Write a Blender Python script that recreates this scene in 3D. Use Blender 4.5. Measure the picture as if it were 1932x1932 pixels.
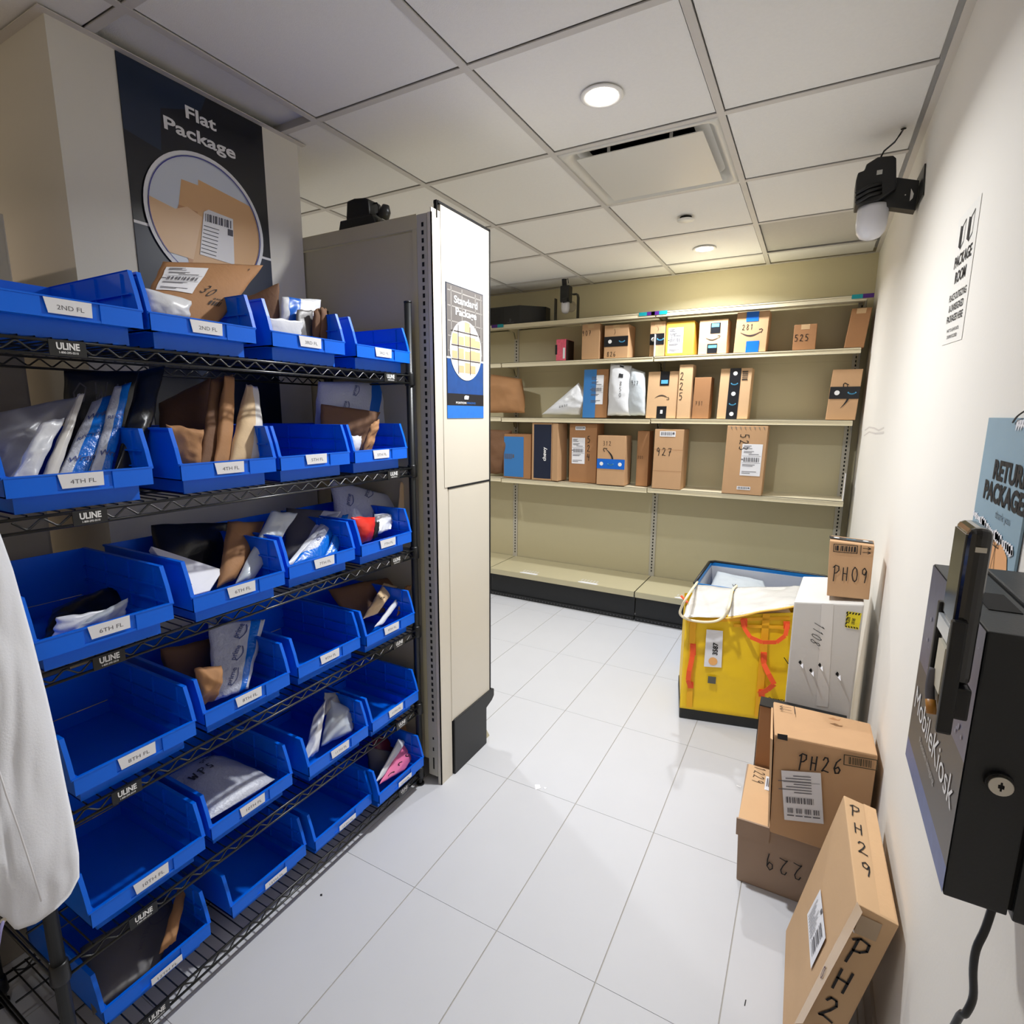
import bpy, bmesh, math, random
from mathutils import Vector, Matrix
random.seed(7)
SC = bpy.context.scene
COL = SC.collection
for o in list(bpy.data.objects): bpy.data.objects.remove(o)

# ------------------------------------------------------------------ camera, exposure, lights
CAM = Vector((1.615, -1.5119, 1.4763)); YAW, PITCH, ROLL, FPX = .502, 1.3926, .006, 1027.5
ROT = (Matrix.Rotation(YAW, 3, 'Z') @ Matrix.Rotation(PITCH, 3, 'X') @ Matrix.Rotation(ROLL, 3, 'Z'))
cd = bpy.data.cameras.new('camera'); cam = bpy.data.objects.new('camera', cd); COL.objects.link(cam)
cd.sensor_fit = 'HORIZONTAL'; cd.sensor_width = 36; cd.lens = 36 * FPX / 1932; cd.clip_start = .02
cam.matrix_world = Matrix.Translation(CAM) @ ROT.to_4x4()
SC.camera = cam
SC.view_settings.view_transform = 'Standard'; SC.view_settings.look = 'None'
SC.view_settings.gamma = 1; SC.view_settings.use_curve_mapping = False
SC.view_settings.exposure = 0.5
w = bpy.data.worlds.new('world'); SC.world = w; w.use_nodes = True
w.node_tree.nodes['Background'].inputs[0].default_value = (1, .97, .93, 1); w.node_tree.nodes['Background'].inputs[1].default_value = .3
H = 2.4716; XR = 1.865; YB = 2.726; XL = -2.3; YN = -2.9
LIGHTS = [(.927, .318, 19, 0), (.928, 2.15, 14, 0), (.93, -1.52, 1.2, 0), (-.93, 1.3, 12, 0), (-1.3, -1.75, 10, 1)]  # lamps behind the camera and over the passage are unseen, added for fill
for i, (lx, ly, e, warm) in enumerate(LIGHTS):
    ld = bpy.data.lights.new('lamp_light', 'AREA'); ld.shape = 'DISK'; ld.size = .09; ld.energy = e; ld.spread = math.radians(150)
    ld.color = (1, .78, .6) if warm else (.97, .985, 1)
    lo = bpy.data.objects.new('lamp_light', ld); lo.location = (lx, ly, H - .012); COL.objects.link(lo)
    lo['_i'] = i

# ------------------------------------------------------------------ measuring helpers
def ray(u, v): return ROT @ Vector(((u - 966) / FPX, -(v - 966) / FPX, -1))
def at_z(u, v, z): r = ray(u, v); return CAM + r * ((z - CAM.z) / r.z)
def at_x(u, v, x): r = ray(u, v); return CAM + r * ((x - CAM.x) / r.x)
def at_y(u, v, y): r = ray(u, v); return CAM + r * ((y - CAM.y) / r.y)
RK = 0.; RT = Vector((RK, 1, 0)).normalized(); RN = Vector((1, -RK, 0)).normalized(); RO = Vector((.345, .045, 0)); RTH = -math.atan(RK)
def at_r(u, v, off):   # point on a vertical plane parallel to the wire rack front, off metres in front of it
    p0 = RO + RN * off; r = ray(u, v); return CAM + r * ((p0 - CAM).dot(RN) / r.dot(RN))
def rackp(off, s, z): return RO + RN * off + RT * s + Vector((0, 0, z))

# ------------------------------------------------------------------ materials
MATS = {}
def srgb(c): return tuple((x / 255 / 12.92) if x / 255 <= .04045 else ((x / 255 + .055) / 1.055) ** 2.4 for x in c)
def mat(name, rgb, rough=.6, metal=0., noise=0., scale=20., bump=0., bscale=60., emit=0., spec=.5, trans=0., stretch=None, coat=0., alpha=1.):
    if name in MATS: return MATS[name]
    m = bpy.data.materials.new(name); m.use_nodes = True; nt = m.node_tree; N = nt.nodes; L = nt.links
    b = N['Principled BSDF']; c = (*srgb(rgb), 1)
    b.inputs['Base Color'].default_value = c; b.inputs['Roughness'].default_value = rough; b.inputs['Metallic'].default_value = metal
    b.inputs['Specular IOR Level'].default_value = spec; b.inputs['Transmission Weight'].default_value = trans; b.inputs['Coat Weight'].default_value = coat
    b.inputs['Alpha'].default_value = alpha
    tc = N.new('ShaderNodeTexCoord'); src = tc.outputs['Object']
    if stretch:
        mp = N.new('ShaderNodeMapping'); mp.inputs['Scale'].default_value = stretch; L.new(src, mp.inputs[0]); src = mp.outputs[0]
    if noise:
        n = N.new('ShaderNodeTexNoise'); n.inputs['Scale'].default_value = scale; n.inputs['Detail'].default_value = 6; L.new(src, n.inputs['Vector'])
        mx = N.new('ShaderNodeMix'); mx.data_type = 'RGBA'; mx.inputs[6].default_value = tuple(max(0, x * (1 - noise)) for x in c[:3]) + (1,)
        mx.inputs[7].default_value = tuple(min(1, x * (1 + noise)) for x in c[:3]) + (1,)
        L.new(n.outputs['Fac'], mx.inputs[0]); L.new(mx.outputs[2], b.inputs['Base Color'])
    if bump:
        n2 = N.new('ShaderNodeTexNoise'); n2.inputs['Scale'].default_value = bscale; n2.inputs['Detail'].default_value = 4; L.new(src, n2.inputs['Vector'])
        bp = N.new('ShaderNodeBump'); bp.inputs['Strength'].default_value = bump; bp.inputs['Distance'].default_value = .004
        L.new(n2.outputs['Fac'], bp.inputs['Height']); L.new(bp.outputs[0], b.inputs['Normal'])
    if emit:
        b.inputs['Emission Color'].default_value = c; b.inputs['Emission Strength'].default_value = emit
    MATS[name] = m; return m
M_WALL = mat('wall_paint', (230, 226, 214), .75, noise=.03, scale=3, bump=.05, bscale=180)
M_WALLR = mat('wall_paint_white', (238, 234, 226), .7, noise=.025, scale=2.5, bump=.05, bscale=150)
M_WALLB = mat('wall_paint_cream', (226, 216, 180), .75, noise=.03, scale=3, bump=.04, bscale=180)
M_CEIL = mat('ceiling_tile_board', (238, 236, 231), .9, noise=.03, scale=90, bump=.25, bscale=320)
M_TBAR = mat('ceiling_grid_metal', (206, 202, 196), .5)
M_TRIMW = mat('ceiling_trim_metal', (216, 210, 200), .5)
M_TILE = mat('floor_porcelain', (206, 207, 211), .42, noise=.03, scale=5, bump=.03, bscale=25, spec=.3)
M_GROUT = mat('floor_grout', (176, 172, 166), .8)
M_BEIGE = mat('beige_enamel', (196, 187, 154), .42, noise=.04, scale=400, bump=.06, bscale=500)
M_BEIGE2 = mat('beige_enamel_light', (226, 216, 186), .35, noise=.02, scale=300)
M_UPR = mat('upright_enamel', (188, 184, 172), .42)
M_CREAM = mat('cream_laminate', (218, 211, 196), .32, noise=.01, scale=8)
M_SLOT = mat('slot_shadow_trim_black', (10, 9, 9), .9)  # shade inside slots and holes put into colour; also real black trim
M_BLACK = mat('black_powder_coat', (20, 22, 23), .42, spec=.5)
M_BLACKP = mat('black_plastic', (17, 18, 20), .38)
M_KICK = mat('black_kick_metal', (22, 24, 27), .5)
M_WIRE = mat('black_epoxy_wire', (20, 22, 22), .28, spec=.7)
M_BLUE = mat('blue_polypropylene', (0, 106, 236), .36, noise=.05, scale=6, spec=.35)
M_CARD = mat('white_card', (236, 236, 240), .6)
M_INK = mat('black_ink', (24, 22, 24), .7)
M_GREYINK = mat('grey_ink', (96, 94, 100), .7)
M_WHITEINK = mat('white_print', (238, 238, 238), .6)
M_KRAFT = mat('cardboard', (196, 156, 116), .82, noise=.07, scale=14, bump=.08, bscale=120, stretch=(1, 1, .3))
M_KRAFT2 = mat('cardboard_dark', (164, 118, 78), .82, noise=.08, scale=14, bump=.08, bscale=120, stretch=(1, 1, .3))
M_KRAFT3 = mat('cardboard_pale', (214, 176, 134), .82, noise=.05, scale=14, bump=.08, bscale=120)
M_TAPE = mat('clear_packing_tape', (206, 172, 130), .18, spec=.6)
M_TAPEB = mat('black_printed_tape', (22, 24, 30), .35)
M_TAPEBL = mat('blue_printed_tape', (20, 104, 206), .35)
M_LBLUE = mat('light_blue_print', (92, 176, 222), .5)
M_POLYW = mat('white_poly_film', (224, 226, 230), .3, noise=.05, scale=20, bump=.35, bscale=40, spec=.6)
M_POLYG = mat('grey_poly_film', (150, 150, 156), .32, noise=.08, scale=20, bump=.4, bscale=40, spec=.6)
M_POLYS = mat('silver_poly_film', (198, 206, 212), .26, noise=.08, scale=20, bump=.45, bscale=35, spec=.7)
M_POLYK = mat('black_poly_film', (26, 28, 32), .28, bump=.4, bscale=40, spec=.6)
M_POLYDG = mat('charcoal_poly_film', (104, 101, 100), .4, noise=.1, scale=18, bump=.3, bscale=40)
M_POLYB = mat('blue_bubble_film', (16, 116, 220), .22, noise=.06, scale=30, bump=.6, bscale=110, spec=.7)
M_POLYR = mat('red_poly_film', (232, 52, 40), .28, noise=.1, scale=15, bump=.3, bscale=40)
M_POLYP = mat('pink_poly_film', (246, 130, 176), .3, noise=.05, scale=15, bump=.2, bscale=40)
M_MAROON = mat('maroon_poly_film', (116, 34, 56), .35, bump=.2, bscale=40)
M_BUBW = mat('white_bubble_film', (204, 208, 220), .3, noise=.06, scale=25, bump=.7, bscale=120, spec=.6)
M_KPAPER = mat('kraft_paper', (170, 124, 82), .75, noise=.08, scale=12, bump=.3, bscale=60)
M_KPAPER2 = mat('kraft_paper_dark', (116, 82, 56), .75, noise=.1, scale=12, bump=.35, bscale=60)
M_KPAPER3 = mat('kraft_paper_pale', (222, 192, 150), .75, noise=.06, scale=12, bump=.3, bscale=60)
M_CLEARB = mat('cloudy_film', (226, 222, 214), .28, noise=.05, scale=18, bump=.25, bscale=40)
M_NAVY = mat('navy_print', (22, 34, 58), .35)
M_NAVY2 = mat('dark_charcoal_print', (24, 26, 33), .3)
M_CHROME = mat('brushed_chrome', (205, 200, 188), .3, metal=1)

# ------------------------------------------------------------------ mesh helpers
class MB:
    def __init__(s): s.v = []; s.f = []
    def add(s, vs, fs):
        o = len(s.v); s.v += [Vector(x) for x in vs]; s.f += [tuple(i + o for i in f) for f in fs]; return s
    def hexa(s, c):   # 8 corners: bottom 4 ccw, top 4 ccw
        return s.add(c, [(3, 2, 1, 0), (4, 5, 6, 7), (0, 1, 5, 4), (1, 2, 6, 5), (2, 3, 7, 6), (3, 0, 4, 7)])
    def box(s, x0, x1, y0, y1, z0, z1):
        return s.hexa([(x0, y0, z0), (x1, y0, z0), (x1, y1, z0), (x0, y1, z0), (x0, y0, z1), (x1, y0, z1), (x1, y1, z1), (x0, y1, z1)])
    def tube(s, pts, r, n=8, caps=True):
        pts = [Vector(p) for p in pts]; rings = []; prev = None
        for i, p in enumerate(pts):
            d = (pts[min(i + 1, len(pts) - 1)] - pts[max(i - 1, 0)]).normalized()
            if prev is None: a = d.orthogonal().normalized()
            else: a = (prev - d * prev.dot(d)).normalized()
            prev = a; b = d.cross(a); rr = r[i] if isinstance(r, (list, tuple)) else r
            rings.append([p + (a * math.cos(2 * math.pi * k / n) + b * math.sin(2 * math.pi * k / n)) * rr for k in range(n)])
        vs = [q for g in rings for q in g]; fs = []
        for i in range(len(pts) - 1):
            for k in range(n): fs.append((i * n + k, i * n + (k + 1) % n, (i + 1) * n + (k + 1) % n, (i + 1) * n + k))
        if caps: fs.append(tuple(range(n))[::-1]); fs.append(tuple((len(pts) - 1) * n + k for k in range(n)))
        return s.add(vs, fs)
    def prism(s, poly, f):   # poly list of 2d, f(p, t) -> 3d with t in 0, 1
        n = len(poly); vs = [f(p, 0) for p in poly] + [f(p, 1) for p in poly]
        return s.add(vs, [tuple(range(n))[::-1], tuple(range(n, 2 * n))] + [(i, (i + 1) % n, n + (i + 1) % n, n + i) for i in range(n)])
    def lathe(s, prof, c, n=24):
        vs = []; fs = []; c = Vector(c)
        for r, z in prof: vs += [c + Vector((r * math.cos(2 * math.pi * k / n), r * math.sin(2 * math.pi * k / n), z)) for k in range(n)]
        for i in range(len(prof) - 1):
            for k in range(n): fs.append((i * n + k, i * n + (k + 1) % n, (i + 1) * n + (k + 1) % n, (i + 1) * n + k))
        if prof[0][0] > 1e-4: fs.append(tuple(range(n))[::-1])
        if prof[-1][0] > 1e-4: fs.append(tuple((len(prof) - 1) * n + k for k in range(n)))
        return s.add(vs, fs)
    def mesh(s, name):
        me = bpy.data.meshes.new(name); me.from_pydata([tuple(v) for v in s.v], [], s.f); me.update(); return me
def tag(o, label=None, cat=None, group=None, kind=None):
    for k, v in (('label', label), ('category', cat), ('group', group), ('kind', kind)):
        if v: o[k] = v
    return o
def obj(name, mb, m, parent=None, loc=(0, 0, 0), rz=0, smooth=False, bevel=0, world=False, seg=2):
    me = mb.mesh(name) if isinstance(mb, MB) else mb
    if not me.materials: me.materials.append(m)
    o = bpy.data.objects.new(name, me); COL.objects.link(o); o.location = loc; o.rotation_euler = (0, 0, rz)
    if bevel:
        bm = bmesh.new(); bm.from_mesh(me); bmesh.ops.bevel(bm, geom=list(bm.edges), offset=bevel, segments=seg, affect='EDGES', profile=.6, clamp_overlap=True)
        bm.to_mesh(me); bm.free()
    if smooth:
        for p in me.polygons: p.use_smooth = True
    if parent:
        o.parent = parent
        if world: o.matrix_parent_inverse = (Matrix.Translation(parent.location) @ Matrix.Rotation(parent.rotation_euler.z, 4, 'Z')).inverted()
    return o
def empty(name, loc, label=None, cat=None, group=None, rz=0, kind=None):
    o = bpy.data.objects.new(name, None); COL.objects.link(o); o.location = loc; o.rotation_euler = (0, 0, rz); o.empty_display_size = .05
    return tag(o, label, cat, group, kind)
def copy_tree(o, parent=None):
    c = o.copy(); COL.objects.link(c)
    if parent: c.parent = parent; c.matrix_parent_inverse = o.matrix_parent_inverse.copy()
    for ch in o.children: copy_tree(ch, c)
    return c

# ------------------------------------------------------------------ flat print helpers (frames and strokes)
class Fr:   # a flat frame: origin, u axis, v axis in metres, offset along normal
    def __init__(s, O, U, V, eps=.0009): s.O = Vector(O); s.U = Vector(U).normalized(); s.V = Vector(V).normalized(); s.N = s.U.cross(s.V); s.e = eps
    def __call__(s, u, v, k=1.): return s.O + s.U * u + s.V * v + s.N * (s.e * k)
class Pf:   # a frame on a curved patch: u, v in metres measured on a patch of size W x Hh
    def __init__(s, fn, W, Hh, eps=.002): s.fn, s.W, s.H, s.e = fn, W, Hh, eps
    def __call__(s, u, v, k=1.): return s.fn(min(.98, max(.02, u / s.W)), min(.98, max(.02, v / s.H)), s.e * k)
GL = {'0': [[(.3, 1), (.1, .8), (.05, .45), (.18, .08), (.35, 0), (.52, .15), (.58, .5), (.5, .85), (.3, 1)]], '1': [[(.15, .8), (.32, 1), (.3, .5), (.28, 0)]],
 '2': [[(.08, .78), (.2, .97), (.42, .95), (.5, .75), (.35, .45), (.05, .05), (.2, .1), (.6, .02)]], '3': [[(.1, .92), (.35, 1), (.5, .82), (.38, .58), (.2, .52), (.45, .45), (.55, .22), (.38, .02), (.08, .08)]],
 '4': [[(.15, 1), (.08, .55), (.55, .52)], [(.48, .95), (.42, .5), (.4, 0)]], '5': [[(.55, 1), (.15, .97), (.12, .58), (.4, .6), (.54, .35), (.4, .05), (.08, .06)]],
 '6': [[(.5, 1), (.2, .75), (.06, .35), (.2, .03), (.45, .06), (.55, .28), (.38, .46), (.12, .32)]], '7': [[(.06, .92), (.3, .96), (.56, .94), (.38, .5), (.26, 0)], [(.2, .5), (.52, .52)]],
 '8': [[(.5, .88), (.3, 1), (.12, .85), (.22, .62), (.5, .35), (.45, .08), (.22, .02), (.08, .2), (.22, .48), (.48, .75), (.5, .88)]],
 '9': [[(.5, .8), (.3, 1), (.1, .85), (.12, .6), (.35, .52), (.5, .78), (.48, .4), (.38, 0)]], 'P': [[(.18, .95), (.16, .5), (.1, -.1)], [(.0, .85), (.25, 1.02), (.6, .95), (.62, .68), (.4, .5), (.16, .45)]],
 'H': [[(.1, .9), (.08, 0)], [(.52, .95), (.48, .02)], [(.08, .5), (.5, .48)]], 'N': [[(.08, 0), (.1, .9), (.45, .05), (.5, .95)]], 'S': [[(.5, .9), (.2, .95), (.15, .6), (.45, .4), (.4, .05), (.05, .1)]],
 'a': [[(.45, .5), (.2, .55), (.08, .25), (.25, .02), (.42, .3), (.48, .02)]], '-': [[(.1, .5), (.5, .5)]], 'O': [[(.3, 1), (.05, .6), (.15, .05), (.5, .2), (.55, .8), (.3, 1)]],
 'W': [[(.02, 1), (.15, 0), (.3, .7), (.45, 0), (.6, 1)]], 'C': [[(.5, .85), (.2, .95), (.05, .4), (.25, .02), (.5, .15)]], 'v': [[(0, .5), (.2, .1), (.55, .7)]]}
def ribbon(mb, F, pts, wd, k=1.):
    for i in range(len(pts) - 1):
        a, b = Vector(pts[i]), Vector(pts[i + 1]); d = b - a
        if d.length < 1e-6: continue
        d.normalize(); n = Vector((-d.y, d.x)) * wd / 2; a2 = a - d * wd * .3; b2 = b + d * wd * .3
        mb.add([F(*(a2 - n), k), F(*(b2 - n), k), F(*(b2 + n), k), F(*(a2 + n), k)], [(0, 1, 2, 3)])
def hand(parent, F, txt, u, v, h, m=None, wd=None, ang=0, asp=.72, vertical=False, world=True):
    mb = MB(); x = 0; wd = wd or h * .085; ca, sa = math.cos(ang), math.sin(ang)
    for i, ch in enumerate(txt):
        for st in GL.get(ch, []):
            p = []
            for (a, b) in st:
                X = (x + a * h * asp / .6 * .6); Y = b * h
                if vertical: X = a * h * asp; Y = b * h - i * h * 1.35
                p.append((u + X * ca - Y * sa, v + X * sa + Y * ca))
            ribbon(mb, F, p, wd)
        x += h * asp
    return obj('handwriting', mb, m or M_INK, parent, world=world)
def quad(mb, F, u0, u1, v0, v1, k=1.): mb.add([F(u0, v0, k), F(u1, v0, k), F(u1, v1, k), F(u0, v1, k)], [(0, 1, 2, 3)])
def poly(mb, F, pts, k=1.): mb.add([F(*p, k) for p in pts], [tuple(range(len(pts)))])
def arcpts(cx, cy, rx, ry, a0, a1, n=20): return [(cx + rx * math.cos(a0 + (a1 - a0) * i / n), cy + ry * math.sin(a0 + (a1 - a0) * i / n)) for i in range(n + 1)]
def ring(mb, F, cx, cy, r0, r1, k=1., n=64):
    vs = [F(cx + r * math.cos(2 * math.pi * i / n), cy + r * math.sin(2 * math.pi * i / n), k) for r in (r0, r1) for i in range(n)]
    mb.add(vs, [(i, (i + 1) % n, n + (i + 1) % n, n + i) for i in range(n)])
_TX = {}
def text_geo(txt, bold=0.0):
    if (txt, bold) in _TX: return _TX[(txt, bold)]
    cu = bpy.data.curves.new('text', 'FONT'); cu.body = txt; cu.size = 1; cu.offset = bold; cu.resolution_u = 3; cu.align_x = 'LEFT'; cu.fill_mode = 'FRONT'
    o = bpy.data.objects.new('text', cu); COL.objects.link(o); dg = bpy.context.evaluated_depsgraph_get(); dg.update()
    me = o.evaluated_get(dg).to_mesh(); vs = [(v.co.x, v.co.y) for v in me.vertices]; fs = [tuple(p.vertices) for p in me.polygons]
    o.evaluated_get(dg).to_mesh_clear(); bpy.data.objects.remove(o); x1 = max([v[0] for v in vs] or [1])
    _TX[(txt, bold)] = (vs, fs, x1); return _TX[(txt, bold)]
def text(mb, F, txt, u, v, h, width=None, bold=0.02, ang=0, k=1., flipz=False, center=False):
    vs, fs, x1 = text_geo(txt, bold); sy = h / .72; sx = (width / x1) if width else sy; ca, sa = math.cos(ang), math.sin(ang); off = -x1 * sx / 2 if center else 0
    mb.add([F(u + (x * sx + off) * ca - y * sy * sa, v + (x * sx + off) * sa + y * sy * ca, k) for x, y in vs], fs)
def barcode(mb, F, u0, u1, v0, v1, n=18, k=1., vert=False, seed=1):
    r = random.Random(seed); t = 0; tot = []
    while t < 1: wv = r.choice((.5, 1, 1.6)) / n; tot.append((t, min(1, t + wv * .6))); t += wv * 1.15
    for a, b in tot:
        if vert: quad(mb, F, u0, u1, v0 + (v1 - v0) * a, v0 + (v1 - v0) * b, k)
        else: quad(mb, F, u0 + (u1 - u0) * a, u0 + (u1 - u0) * b, v0, v1, k)
def ship_label(parent, F, u0, u1, v0, v1, style=0, world=True, name='shipping_label', seed=3):
    mb = MB(); W, Hh = u1 - u0, v1 - v0; n = 6 if isinstance(F, Pf) else 1
    for i in range(n):
        for j in range(n): quad(mb, F, u0 + W * i / n, u0 + W * (i + 1) / n, v0 + Hh * j / n, v0 + Hh * (j + 1) / n, 1)
    lb = obj(name, mb, M_CARD, parent, world=world)
    p = MB(); f = lambda a, b, c, d: quad(p, F, u0 + W * a, u0 + W * b, v0 + Hh * c, v0 + Hh * d, 1.8)
    if style == 0:
        for i, (a, b, c) in enumerate(((.08, .45, .93), (.08, .38, .89), (.08, .5, .85), (.1, .6, .76), (.1, .5, .72), (.35, .85, .67))): f(a, b, c, c + .018)
        f(.04, .96, .62, .628); barcode(p, F, u0 + W * .12, u0 + W * .88, v0 + Hh * .44, v0 + Hh * .58, 16, 1.8, seed=seed); f(.04, .96, .4, .408)
        for i, (a, b, c) in enumerate(((.08, .7, .34), (.08, .6, .3), (.08, .8, .12), (.08, .5, .07))): f(a, b, c, c + .018)
        f(.0, .1, .5, .53)
    elif style == 1: barcode(p, F, u0 + W * .08, u0 + W * .75, v0 + Hh * .25, v0 + Hh * .85, 14, 1.8, seed=seed); f(.8, .94, .4, .8)
    elif style == 2:
        for i in range(7): f(.3 - .2 * (i % 3), .75, .9 - i * .055, .915 - i * .055)
        barcode(p, F, u0 + W * .08, u0 + W * .78, v0 + Hh * .36, v0 + Hh * .48, 20, 1.8, seed=seed)
        for i in range(4): barcode(p, F, u0 + W * (.1 + .22 * i), u0 + W * (.26 + .22 * i), v0 + Hh * .16, v0 + Hh * .26, 6, 1.8, seed=i); f(.08 + .22 * i, .26 + .22 * i, .1, .12)
        f(.04, .96, .78, .786)
    pl = obj('label_print', p, M_GREYINK, None, world=False)
    pl.parent = lb; pl.matrix_parent_inverse = Matrix.Identity(4)
    return lb
def smile(parent, F, cx, cy, L, m=None, ang=0, flip=1):
    mb = MB(); ca, sa = math.cos(ang), math.sin(ang)
    R = lambda x, y: (cx + (x * ca - y * sa) * L, cy + (x * sa + y * ca) * L)
    n = 14; lo = []; up = []
    for i in range(n + 1):
        t = i / n; x = -.5 + t * .93; y = flip * (-.17 * math.sin(math.pi * t)); th = .075 * math.sin(math.pi * min(1, t * .9 + .03)) + .006
        lo.append(R(x, y - th / 2)); up.append(R(x, y + th / 2))
    for i in range(n): mb.add([F(*lo[i]), F(*lo[i + 1]), F(*up[i + 1]), F(*up[i])], [(0, 1, 2, 3)])
    ribbon(mb, F, [R(.34, flip * .11), R(.45, flip * .13), R(.5, flip * .09), R(.44, flip * -.05)], .035 * L)
    return obj('arrow_mark', mb, m or mat('arrow_print', (58, 44, 40), .7), parent, world=True)

# ================================================================== THE SETTING
def struct(name, mb, m, parent=None, **k): return tag(obj(name, mb, m, parent, **k), kind='structure')
# floor: grout bed and porcelain tiles 30 x 60 cm
fl = struct('floor', MB().box(XL, XR, YN, YB, -.1, -.002), M_GROUT)
tm = MB().box(-.1488, .1488, -.2988, .2988, -.008, 0).mesh('floor_tile'); tm.materials.append(M_TILE)
def part_copy(me, name, parent, loc):
    o = bpy.data.objects.new(name, me); COL.objects.link(o); o.parent = parent; o.location = loc; return o
for i in range(-10, 5):
    for j in range(-4, 6):
        cx, cy = .938 + .301 * i - .1505, .244 + .599 * j - .2995
        a, b, c, d = max(cx - .1488, XL), min(cx + .1488, XR), max(cy - .2988, YN), min(cy + .2988, YB)
        if b - a < .02 or d - c < .02: continue
        if b - a < .297 or d - c < .597: obj('floor_tile', MB().box(a, b, c, d, -.008, 0), M_TILE, fl)
        else: part_copy(tm, 'floor_tile', fl, (cx, cy, 0))
# walls
struct('wall_right', MB().box(XR, XR + .12, YN, YB + .12, 0, H + .1), M_WALLR)
struct('wall_back', MB().box(XL, XR, YB, YB + .12, 0, H + .1), M_WALLB)
struct('wall_left', MB().box(XL - .12, XL, YN, YB + .12, 0, H + .1), M_WALL)
struct('wall_front', MB().box(XL, XR, YN - .12, YN, 0, H + .1), M_WALL)
CX = -.19; CY0 = -.702; CY1 = .078
struct('wall_column', MB().box(-1.0, CX, CY0, CY1, 0, H), M_WALL)
# ceiling: slab above, lay-in boards, T-bars
GW, GD = .6215, .61
ce = struct('ceiling', MB().box(XL, XR, YN, YB, H + .03, H + .1), M_CEIL)
AIR = (1, 1)
xs = [XL] + [GW * i for i in range(-3, 3)] + [XR - .022]; ys = [YN] + [GD * j for j in range(-4, 5)] + [YB - .022]
bw = .012
ct = MB().box(-GW / 2 + .0155, GW / 2 - .0155, -GD / 2 + .0155, GD / 2 - .0155, 0, .015).mesh('ceiling_tile'); ct.materials.append(M_CEIL)
M_CEIL2 = mat('ceiling_tile_grey', (190, 186, 176), .9, noise=.05, scale=60, bump=.25, bscale=320)
holes = [(l[0], l[1]) for l in LIGHTS]
for i in range(len(xs) - 1):
    for j in range(len(ys) - 1):
        x0, x1, y0, y1 = xs[i], xs[i + 1], ys[j], ys[j + 1]
        if abs(x0 - GW) < .01 and abs(y0 - GD) < .01: continue
        if x0 < CX - .05 and x1 < CX + .25 and y0 > CY0 and y1 < CY1 and x0 > -1.0: continue
        if x1 - x0 < .05 or y1 - y0 < .05: continue
        full = abs(x1 - x0 - GW) < .01 and abs(y1 - y0 - GD) < .01
        grey = abs(x0 - 2 * GW) < .01 and abs(y0 - 3 * GD) < .01
        if full: part_copy(ct, 'ceiling_tile', ce, ((x0 + x1) / 2, (y0 + y1) / 2, H + .004))
        else: obj('ceiling_tile', MB().box(x0 + .0155, x1 - .0155, y0 + .0155, y1 - .0155, H + .004 + (.006 if grey else 0), H + .019), M_CEIL2 if grey else M_CEIL, ce)
for x in xs[1:-1]: obj('grid_bar', MB().box(x - bw, x + bw, YN, YB, H - .001, H + .003).box(x - .002, x + .002, YN, YB, H + .003, H + .03), M_TBAR, ce)
for j, y in enumerate(ys[1:-1]):
    for i in range(len(xs) - 1): obj('grid_bar', MB().box(xs[i] + bw, xs[i + 1] - bw, y - bw, y + bw, H - .0005, H + .003).box(xs[i] + bw, xs[i + 1] - bw, y - .002, y + .002, H + .003, H + .03), M_TBAR, ce)
struct('trim_1', MB().box(XR - .022, XR, YN, YB, H - .0015, H + .002).box(XR - .002, XR, YN, YB, H, H + .03), M_TRIMW)
struct('trim_2', MB().box(XL, XR - .022, YB - .022, YB, H - .0015, H + .002), M_TRIMW)
struct('trim_3', MB().box(CX, CX + .022, CY0 - .022, CY1 + .022, H - .0035, H - .0012).box(-1.0, CX, CY0 - .022, CY0, H - .0035, H - .0012), M_TRIMW)
struct('baseboard_right', MB().box(XR - .008, XR, YN, YB, 0, .09), mat('baseboard_vinyl', (206, 204, 202), .5))

# ceiling fittings
M_LENS = mat('lamp_lens', (255, 250, 240), .4, emit=14.)
M_RING = mat('lamp_ring_white', (240, 238, 232), .4)
def downlight(x, y, label):
    t = empty('recessed_downlight', (x, y, H), label, 'downlight', 'round recessed downlights')
    mb = MB(); mb.lathe([(.068, -.0005), (.068, -.003), (.062, -.006), (.052, -.004), (.05, .0)], (0, 0, 0), 40)
    obj('trim_ring', mb, M_RING, t, smooth=True)
    obj('lens', MB().lathe([(.050, -.003), (.03, -.0045), (.0, -.005)], (0, 0, 0), 32), M_LENS, t, smooth=True)
    return t
downlight(LIGHTS[0][0], LIGHTS[0][1], 'bright round recessed downlight nearest the camera, in the ceiling tile before the air diffuser')
downlight(LIGHTS[1][0], LIGHTS[1][1], 'small round recessed downlight in the ceiling near the back wall')
for l, nm_ in zip(LIGHTS[2:], ('added for fill on the ceiling behind the camera', 'added for fill above the passage behind the column', 'near the cabinet at the far left')): downlight(l[0], l[1], 'recessed downlight outside the view, %s' % nm_)
for o in list(bpy.data.objects):
    if o.name.startswith('lamp_light'):
        i = o['_i']; t = [q for q in bpy.data.objects if q.name.startswith('recessed_downlight') and abs(q.location.x - LIGHTS[i][0]) < .01 and abs(q.location.y - LIGHTS[i][1]) < .01][0]
        o.parent = t; o.location = (0, 0, -.012); del o['_i']
sd_ = empty('sprinkler_cover', (.938, 1.551, H), 'small white round sprinkler cover plate between the air diffuser and the far downlight', 'sprinkler')
obj('cover_plate', MB().lathe([(.042, -.012), (.042, -.015), (.0, -.016)], (0, 0, 0), 28), M_RING, sd_, smooth=True)
obj('neck', MB().lathe([(.03, 0), (.03, -.012)], (0, 0, 0), 20), M_SLOT, sd_)
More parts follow.
